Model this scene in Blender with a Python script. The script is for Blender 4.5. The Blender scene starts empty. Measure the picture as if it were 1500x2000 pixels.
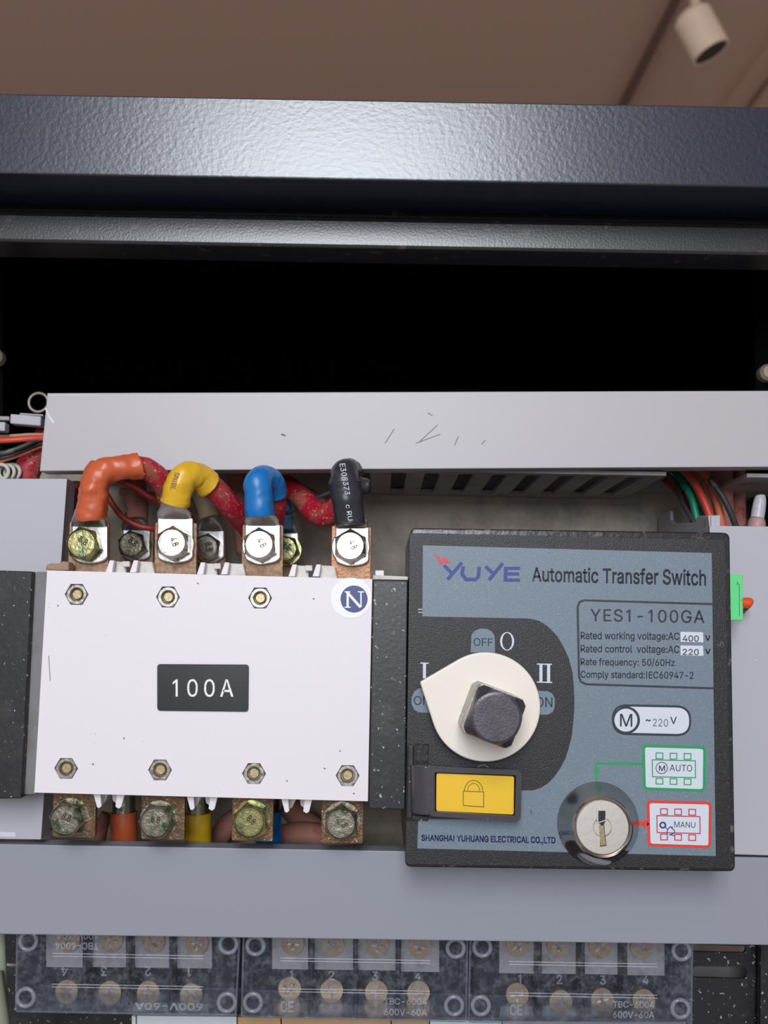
import bpy, bmesh, math, random
from mathutils import Vector, Matrix, Euler, noise
R = math.radians
random.seed(7)
scn = bpy.context.scene
COL = scn.collection

# ------------------------------------------------------------------ camera
F, CX, CY = 1900.0, 750.0, 1000.0            # focal length in pixels of the 1500x2000 frame
CAM = Vector((0, 0, 1.45))
MR = Euler((R(90 + 6.8), 0, 0)).to_matrix() @ Matrix.Rotation(R(1.0), 3, 'Z')
cd = bpy.data.cameras.new('camera'); cam = bpy.data.objects.new('camera', cd); COL.objects.link(cam)
cam.matrix_world = Matrix.Translation(CAM) @ MR.to_4x4()
cd.sensor_fit = 'HORIZONTAL'; cd.sensor_width = 36.0; cd.lens = 36.0 * F / 1500.0
cd.clip_start = 0.01; cd.clip_end = 50
cd.dof.use_dof = True; cd.dof.focus_distance = 0.425; cd.dof.aperture_fstop = 16
scn.camera = cam

# ------------------------------------------------------------------ light
w = bpy.data.worlds.new('world'); scn.world = w; w.use_nodes = True
bg = w.node_tree.nodes['Background']; bg.inputs[0].default_value = (0.90, 0.89, 1.0, 1); bg.inputs[1].default_value = 0.46
def area(name, loc, target, sx, sy, power, color):
    l = bpy.data.lights.new(name, 'AREA'); l.shape = 'RECTANGLE'; l.size = sx; l.size_y = sy; l.energy = power; l.color = color
    o = bpy.data.objects.new(name, l); COL.objects.link(o); o.location = loc
    o.rotation_euler = (Vector(target) - Vector(loc)).to_track_quat('-Z', 'Y').to_euler()
    return o
area('window_light', (-0.14, -1.75, 2.28), (-0.14, 0.4, 2.0), 0.80, 1.36, 66, (0.88, 0.94, 1.0))
scn.view_settings.view_transform = 'Standard'
scn.view_settings.look = 'None'
scn.view_settings.exposure = -0.38
scn.view_settings.gamma = 1.0
scn.view_settings.use_curve_mapping = False

# ------------------------------------------------------------------ helpers
def P(px, py, Y):
    """world point at depth Y along the ray of a photograph pixel"""
    d = MR @ Vector(((px - CX) / F, -(py - CY) / F, -1.0))
    return CAM + d * (Y / d.y)
def S(px, Y): return px * Y / F
def lin(c):
    c = c / 255.0
    return c / 12.92 if c <= 0.04045 else ((c + 0.055) / 1.055) ** 2.4
def rgb(c): return (lin(c[0]), lin(c[1]), lin(c[2]), 1)

MATS = {}
def mat(name, col, rough=0.5, metal=0.0, bump=0.0, bscale=900.0, col2=None, nscale=60.0, lo=0.5, hi=0.7,
        rough2=None, metal2=None, spec=0.5, detail=4.0, coat=0.0, speck=None, speck_scale=500.0, speck_lo=0.70, trans=None):
    m = bpy.data.materials.new(name); m.use_nodes = True; MATS[name] = m
    nt = m.node_tree; N = nt.nodes; L = nt.links; b = N['Principled BSDF']
    b.inputs['Base Color'].default_value = rgb(col); b.inputs['Roughness'].default_value = rough
    b.inputs['Metallic'].default_value = metal; b.inputs['Specular IOR Level'].default_value = spec
    b.inputs['Coat Weight'].default_value = coat; b.inputs['Coat Roughness'].default_value = 0.1
    geo = N.new('ShaderNodeNewGeometry'); pos = geo.outputs['Position']
    def nz(scale, det=4.0, r=0.6):
        n = N.new('ShaderNodeTexNoise'); n.inputs['Scale'].default_value = scale; n.inputs['Detail'].default_value = det
        n.inputs['Roughness'].default_value = r; L.new(pos, n.inputs['Vector']); return n.outputs['Fac']
    def ramp(src, a, c):
        mr = N.new('ShaderNodeMapRange'); mr.inputs['From Min'].default_value = a; mr.inputs['From Max'].default_value = c
        mr.clamp = True; L.new(src, mr.inputs['Value']); return mr.outputs[0]
    def mixc(fac, A, B):
        mx = N.new('ShaderNodeMix'); mx.data_type = 'RGBA'; L.new(fac, mx.inputs['Factor'])
        for s, v in (('A', A), ('B', B)):
            i = [x for x in mx.inputs if x.name == s and x.type == 'RGBA'][0]
            if isinstance(v, tuple): i.default_value = v
            else: L.new(v, i)
        return [x for x in mx.outputs if x.type == 'RGBA'][0]
    def mixf(fac, a, c):
        mx = N.new('ShaderNodeMix'); mx.data_type = 'FLOAT'; L.new(fac, mx.inputs[0])
        mx.inputs[2].default_value = a; mx.inputs[3].default_value = c; return mx.outputs[0]
    cur = rgb(col)
    if col2 is not None:
        f = ramp(nz(nscale, detail), lo, hi)
        cur = mixc(f, rgb(col), rgb(col2))
        if rough2 is not None: L.new(mixf(f, rough, rough2), b.inputs['Roughness'])
        if metal2 is not None: L.new(mixf(f, metal, metal2), b.inputs['Metallic'])
    if speck is not None:
        f2 = ramp(nz(speck_scale, 2.0), speck_lo, speck_lo + 0.04)
        cur = mixc(f2, cur, rgb(speck))
    if not isinstance(cur, tuple): L.new(cur, b.inputs['Base Color'])
    if bump > 0:
        bn = N.new('ShaderNodeBump'); bn.inputs['Strength'].default_value = 1.0; bn.inputs['Distance'].default_value = bump
        L.new(nz(bscale, 2.0, 0.5), bn.inputs['Height']); L.new(bn.outputs[0], b.inputs['Normal'])
    if trans is not None:
        tr = N.new('ShaderNodeBsdfTransparent'); tr.inputs[0].default_value = (0.93, 0.94, 0.97, 1)
        ms = N.new('ShaderNodeMixShader')
        a = N.new('ShaderNodeMath'); a.operation = 'MULTIPLY_ADD'; L.new(ramp(nz(260, 8.0, 0.75), 0.48, 0.70), a.inputs[0])
        a.inputs[1].default_value = trans[1]; a.inputs[2].default_value = trans[0]
        L.new(a.outputs[0], ms.inputs[0]); L.new(tr.outputs[0], ms.inputs[1]); L.new(b.outputs[0], ms.inputs[2])
        L.new(ms.outputs[0], N['Material Output'].inputs['Surface'])
    return m

mat('ceiling_paint', (208, 172, 152), 0.9)
mat('ceiling_shade', (138, 116, 98), 0.9)
mat('shadow_strip_brown', (120, 90, 74), 0.7)  # dark brown that paints the diagonal shadow line on the ceiling
mat('lamp_paint', (240, 212, 188), 0.5)
mat('lamp_inside', (60, 45, 35), 0.6)
mat('wall_paint', (170, 160, 150), 0.9)
mat('floor_tile', (196, 190, 182), 0.6)
mat('black_powder', (22, 31, 50), 0.26, bump=0.00008, bscale=450, spec=1.0, speck=(90, 90, 92), speck_scale=900, speck_lo=0.74)
mat('black_lip', (38, 37, 43), 0.30, bump=0.00006, bscale=900, col2=(92, 80, 68), nscale=180, lo=0.60, hi=0.75, spec=0.9)
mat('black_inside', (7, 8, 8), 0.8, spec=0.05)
mat('plate_dusty', (186, 170, 152), 0.5, bump=0.00035, bscale=330, col2=(140, 128, 118), nscale=22, lo=0.45, hi=0.62, speck=(205, 192, 175), speck_scale=420, speck_lo=0.72)
mat('duct_grey', (178, 177, 185), 0.42, bump=0.00002, bscale=900, speck=(205, 205, 210), speck_scale=330, speck_lo=0.785, spec=0.4)
mat('duct_top_grey', (180, 175, 178), 0.40, bump=0.00002, bscale=700, speck=(200, 198, 200), speck_scale=300, speck_lo=0.79, spec=0.4)
mat('duct_dusty', (168, 164, 164), 0.6, bump=0.00005, bscale=400, col2=(148, 136, 124), nscale=60, lo=0.45, hi=0.7)
mat('duct_shaded_grey', (146, 148, 158), 0.42, bump=0.00002, bscale=900, speck=(190, 190, 195), speck_scale=330, speck_lo=0.80, spec=0.4)  # duct grey darkened to carry a shadow over the lower duct
mat('scratch_dark', (96, 92, 92), 0.6)
mat('scuff_white', (205, 205, 212), 0.5)
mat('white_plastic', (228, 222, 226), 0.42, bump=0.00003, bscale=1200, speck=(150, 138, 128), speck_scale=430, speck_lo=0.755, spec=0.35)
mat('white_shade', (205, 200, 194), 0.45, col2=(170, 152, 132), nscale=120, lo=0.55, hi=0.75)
mat('grey_plastic', (120, 119, 122), 0.5, col2=(105, 98, 92), nscale=60)
mat('black_side', (34, 34, 38), 0.38, bump=0.00006, bscale=500, col2=(62, 58, 56), nscale=60, lo=0.55, hi=0.78, speck=(175, 168, 160), speck_scale=520, speck_lo=0.665)
mat('box_black', (29, 27, 29), 0.46, bump=0.00014, bscale=1900, spec=0.5, speck=(62, 58, 58), speck_scale=2200, speck_lo=0.60)
mat('box_rim', (40, 37, 38), 0.25, bump=0.00015, bscale=300, col2=(105, 96, 92), nscale=260, lo=0.58, hi=0.70, spec=0.6)
mat('film_grey', (110, 124, 136), 0.44, bump=0.00008, bscale=1900, spec=0.5, speck=(136, 150, 162), speck_scale=2200, speck_lo=0.62)
mat('print_dark', (38, 44, 56), 0.5)
mat('print_black', (22, 22, 26), 0.5)
mat('print_badge', (114, 130, 144), 0.5, bump=0.00006, bscale=2400)
mat('print_pale', (205, 210, 222), 0.5)
mat('print_blue', (46, 62, 132), 0.5)
mat('print_red', (205, 62, 72), 0.5)
mat('print_green', (22, 150, 84), 0.5)
mat('sticker_pale', (205, 212, 222), 0.45)
mat('sticker_white', (236, 236, 240), 0.4)
mat('sticker_navy', (44, 54, 116), 0.4)
mat('frame_red', (216, 58, 44), 0.45)
mat('line_red', (190, 34, 52), 0.5)
mat('plate_black', (30, 30, 32), 0.3)
mat('yellow_label', (236, 190, 32), 0.4)
mat('label_ink', (110, 72, 20), 0.5)
mat('stamp_ink', (95, 92, 95), 0.6)
mat('knob_white', (232, 224, 212), 0.35, speck=(120, 110, 100), speck_scale=250, speck_lo=0.80)
mat('shaft_silver', (190, 186, 176), 0.45, metal=0.6, bump=0.0001, bscale=500, col2=(110, 104, 98), nscale=260, lo=0.55, hi=0.66)
mat('shaft_black', (84, 77, 84), 0.38, metal=0.5, bump=0.00008, bscale=1100, col2=(70, 66, 70), nscale=120, spec=0.7)
mat('chrome', (190, 186, 182), 0.10, metal=1.0)
mat('chrome_face', (226, 218, 208), 0.40, metal=1.0, bump=0.00004, bscale=300)
mat('brass', (176, 158, 122), 0.4, metal=0.7, bump=0.0001, bscale=700)
mat('nut_steel', (176, 170, 162), 0.32, metal=0.85, bump=0.0001, bscale=700, col2=(140, 120, 100), nscale=420, lo=0.52, hi=0.66)
mat('bolt_zinc', (205, 200, 190), 0.22, metal=0.95, bump=0.00006, bscale=600, col2=(150, 132, 104), nscale=300, lo=0.58, hi=0.75)
mat('bolt_yellow', (176, 168, 116), 0.28, metal=0.9, bump=0.00014, bscale=600, col2=(96, 112, 84), nscale=160, lo=0.48, hi=0.62)
mat('bolt_dull', (158, 150, 132), 0.32, metal=0.9, bump=0.0002, bscale=600, col2=(84, 98, 76), nscale=150, lo=0.5, hi=0.64)
mat('bolt_mark', (110, 98, 76), 0.5, metal=0.5)
mat('latch_black', (64, 60, 66), 0.24, bump=0.00006, bscale=500, spec=0.8, speck=(150, 145, 140), speck_scale=500, speck_lo=0.74)
mat('lug_tin', (200, 198, 198), 0.30, metal=0.9, bump=0.00012, bscale=260, col2=(156, 144, 132), nscale=300, lo=0.58, hi=0.78)
mat('copper_dust', (150, 118, 92), 0.72, metal=0.1, bump=0.0003, bscale=900, col2=(182, 150, 122), nscale=400, lo=0.4, hi=0.6, speck=(215, 190, 150), speck_scale=1100, speck_lo=0.66)
mat('copper_lower', (122, 88, 58), 0.5, metal=0.35, bump=0.0004, bscale=800, col2=(92, 72, 52), nscale=240, lo=0.4, hi=0.6, speck=(210, 175, 130), speck_scale=1000, speck_lo=0.64)
mat('copper_bright', (178, 124, 88), 0.45, metal=0.4, bump=0.0003, bscale=900, col2=(150, 120, 92), nscale=300, lo=0.45, hi=0.6)
mat('dust', (158, 132, 110), 0.95, bump=0.0006, bscale=700)
def sleeve(n, c, d): mat(n, c, 0.36, bump=0.0001, bscale=260, col2=d, nscale=110, lo=0.60, hi=0.80, speck=tuple(min(255, x + 45) for x in c), speck_scale=700, speck_lo=0.74, rough2=0.7)
sleeve('sleeve_orange', (196, 92, 54), (176, 100, 70))
sleeve('sleeve_yellow', (224, 176, 40), (190, 150, 70))
sleeve('sleeve_blue', (18, 112, 182), (60, 110, 150))
sleeve('sleeve_black', (48, 48, 53), (84, 82, 82))
mat('cable_red', (172, 22, 50), 0.5, col2=(150, 82, 62), nscale=95, lo=0.46, hi=0.62, speck=(205, 130, 110), speck_scale=650, speck_lo=0.62, rough2=0.85, bump=0.0001, bscale=700)
mat('cable_pink', (188, 130, 116), 0.8, col2=(184, 52, 62), nscale=70, lo=0.60, hi=0.70, bump=0.00015, bscale=600)
mat('cable_beige', (178, 158, 124), 0.75, col2=(150, 140, 120), nscale=70)
mat('cable_blue', (70, 120, 165), 0.7, col2=(120, 135, 150), nscale=90)
mat('wire_darkred', (138, 38, 30), 0.5, col2=(150, 80, 64), nscale=120)
mat('wire_red', (206, 66, 50), 0.45, col2=(196, 130, 105), nscale=70)
mat('wire_green', (30, 132, 104), 0.45, col2=(110, 140, 120), nscale=80, lo=0.58)
mat('wire_dark', (56, 56, 58), 0.5, col2=(130, 120, 108), nscale=70)
mat('wire_tan', (186, 140, 112), 0.7)
mat('wire_orange', (206, 108, 72), 0.6, col2=(196, 140, 110), nscale=70)
mat('wire_sage', (138, 142, 122), 0.6)
mat('coil_white', (190, 186, 178), 0.5)
mat('plug_green', (98, 214, 132), 0.45)
mat('plug_line', (50, 110, 66), 0.5)
mat('plug_orange', (226, 76, 20), 0.4)
mat('tube_clear', (215, 212, 220), 0.25, trans=(0.55, 0.2))
mat('tube_pink', (196, 150, 150), 0.4, trans=(0.7, 0.2))
mat('cover_clear', (150, 152, 162), 0.12, trans=(0.03, 0.26), spec=0.6)
mat('cover_edge', (150, 154, 162), 0.15, trans=(0.30, 0.3), spec=0.7)
mat('boss_clear', (196, 200, 210), 0.10, trans=(0.22, 0.15), spec=1.0)
mat('emboss', (205, 207, 214), 0.2, trans=(0.50, 0.3), spec=0.8)
mat('block_black', (24, 25, 29), 0.5, col2=(52, 50, 52), nscale=90)
mat('block_plate', (176, 168, 166), 0.45, metal=0.2, col2=(146, 134, 126), nscale=120)
mat('screw_brass', (186, 164, 128), 0.35, metal=0.5, col2=(166, 134, 108), nscale=160)
mat('tile_tan', (176, 140, 96), 0.6)
mat('tile_white', (196, 202, 204), 0.5)
mat('metal_pale', (186, 168, 152), 0.4, metal=0.3)

WL = {}     # object -> world location (no rotations are used on parents)
def setp(o, parent, c):
    WL[o.name] = Vector(c)
    if parent is not None:
        o.parent = parent; o.location = Vector(c) - WL[parent.name]
    else: o.location = c
    return o
def link_mesh(name, me, parent, c):
    o = bpy.data.objects.new(name, me); COL.objects.link(o); return setp(o, parent, c)
def mk(name, verts, faces, m, parent=None, bevel=0.0, smooth=False, seg=2, angle=40):
    c = Vector(((min(v[i] for v in verts) + max(v[i] for v in verts)) / 2 for i in range(3)))
    me = bpy.data.meshes.new(name); me.from_pydata([Vector(v) - c for v in verts], [], faces)
    bm = bmesh.new(); bm.from_mesh(me); bmesh.ops.recalc_face_normals(bm, faces=bm.faces); bm.to_mesh(me); bm.free()
    me.materials.append(MATS[m])
    if smooth:
        for p in me.polygons: p.use_smooth = True
    o = link_mesh(name, me, parent, c)
    if bevel > 0:
        b = o.modifiers.new('bevel', 'BEVEL'); b.width = bevel; b.segments = seg; b.limit_method = 'ANGLE'; b.angle_limit = R(angle)
    return o
def empty(name, loc, label, cat, group=None):
    o = bpy.data.objects.new(name, None); COL.objects.link(o); o.empty_display_size = 0.01
    setp(o, None, Vector(loc)); o['label'] = label; o['category'] = cat
    if group: o['group'] = group
    return o
def tag(o, label=None, cat=None, group=None, kind=None):
    for k, v in (('label', label), ('category', cat), ('group', group), ('kind', kind)):
        if v: o[k] = v
    return o
def prism(name, poly, Y0, Y1, m, parent=None, bevel=0.0, seg=2, scale=1.0, smooth=False):
    """polygon given in photograph pixels at depth Y0, extruded straight back to Y1"""
    a = [P(x, y, Y0) for x, y in poly]; n = len(a)
    cen = sum(a, Vector()) / n
    b = [Vector((cen.x + (v.x - cen.x) * scale, Y1, cen.z + (v.z - cen.z) * scale)) for v in a]
    fs = [list(range(n)), list(range(2 * n - 1, n - 1, -1))] + [[i, (i + 1) % n, n + (i + 1) % n, n + i] for i in range(n)]
    return mk(name, a + b, fs, m, parent, bevel, smooth, seg)
def flat(name, poly, Y, m, parent=None, label=None):
    v = [P(x, y, Y) for x, y in poly]
    o = mk(name, v, [list(range(len(v)))], m, parent)
    if label: o['label'] = label
    return o
def curve_mesh(polys, extrude):
    cu = bpy.data.curves.new('tmp', 'CURVE'); cu.dimensions = '2D'; cu.fill_mode = 'BOTH'; cu.extrude = extrude
    for pl in polys:
        s = cu.splines.new('POLY'); s.points.add(len(pl) - 1)
        for i, (x, y) in enumerate(pl): s.points[i].co = (x, y, 0, 1)
        s.use_cyclic_u = True
    o = bpy.data.objects.new('tmp', cu); me = bpy.data.meshes.new_from_object(o)
    vs = [v.co.copy() for v in me.vertices]; fs = [list(p.vertices) for p in me.polygons]
    bpy.data.objects.remove(o); bpy.data.meshes.remove(me); bpy.data.curves.remove(cu)
    # weld
    key = {}; idx = []; out = []
    for v in vs:
        k = (round(v.x, 3), round(v.y, 3), round(v.z, 3))
        if k not in key: key[k] = len(out); out.append(v)
        idx.append(key[k])
    nf = []
    for f in fs:
        g = []
        for i in f:
            if idx[i] not in g: g.append(idx[i])
        if len(g) > 2: nf.append(g)
    return out, nf
def plate(name, outer, holes, Y0, Y1, m, parent=None, bevel=0.0):
    vs, fs = curve_mesh([outer] + holes, 0.0 if Y1 is None else 0.5)
    wv = []
    for v in vs:
        q = P(v.x, v.y, Y0)
        if Y1 is not None and v.z < 0: q = Vector((q.x, Y1, q.z))
        wv.append(q)
    return mk(name, wv, fs, m, parent, bevel)
def rrect(q, r, n=5):
    """rounded quadrilateral from 4 pixel corners TL,TR,BR,BL"""
    out = []
    for i in range(4):
        p0, p1, p2 = Vector(q[i - 1]), Vector(q[i]), Vector(q[(i + 1) % 4])
        a = p1 + (p0 - p1).normalized() * r; c = p1 + (p2 - p1).normalized() * r
        for k in range(n + 1):
            t = k / n
            out.append(tuple((1 - t) ** 2 * a + 2 * t * (1 - t) * p1 + t * t * c))
    return out
def circ(cx, cy, r, n=40, ry=None, a0=0):
    ry = ry or r
    return [(cx + r * math.cos(a0 + 2 * math.pi * i / n), cy + ry * math.sin(a0 + 2 * math.pi * i / n)) for i in range(n)]
def inset(q, d):
    """inset of a convex pixel polygon"""
    c = Vector((sum(p[0] for p in q) / len(q), sum(p[1] for p in q) / len(q))); out = []
    n = len(q)
    for i in range(n):
        p0, p1, p2 = Vector(q[i - 1]), Vector(q[i]), Vector(q[(i + 1) % n])
        e1 = (p1 - p0).normalized(); e2 = (p2 - p1).normalized()
        n1 = Vector((-e1.y, e1.x)); n2 = Vector((-e2.y, e2.x))
        if n1.dot(c - p1) < 0: n1.negate()
        if n2.dot(c - p1) < 0: n2.negate()
        k = (n1 + n2); k = k / max(0.2, k.dot(n1))
        out.append(tuple(p1 + k * d))
    return out
import json
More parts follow.
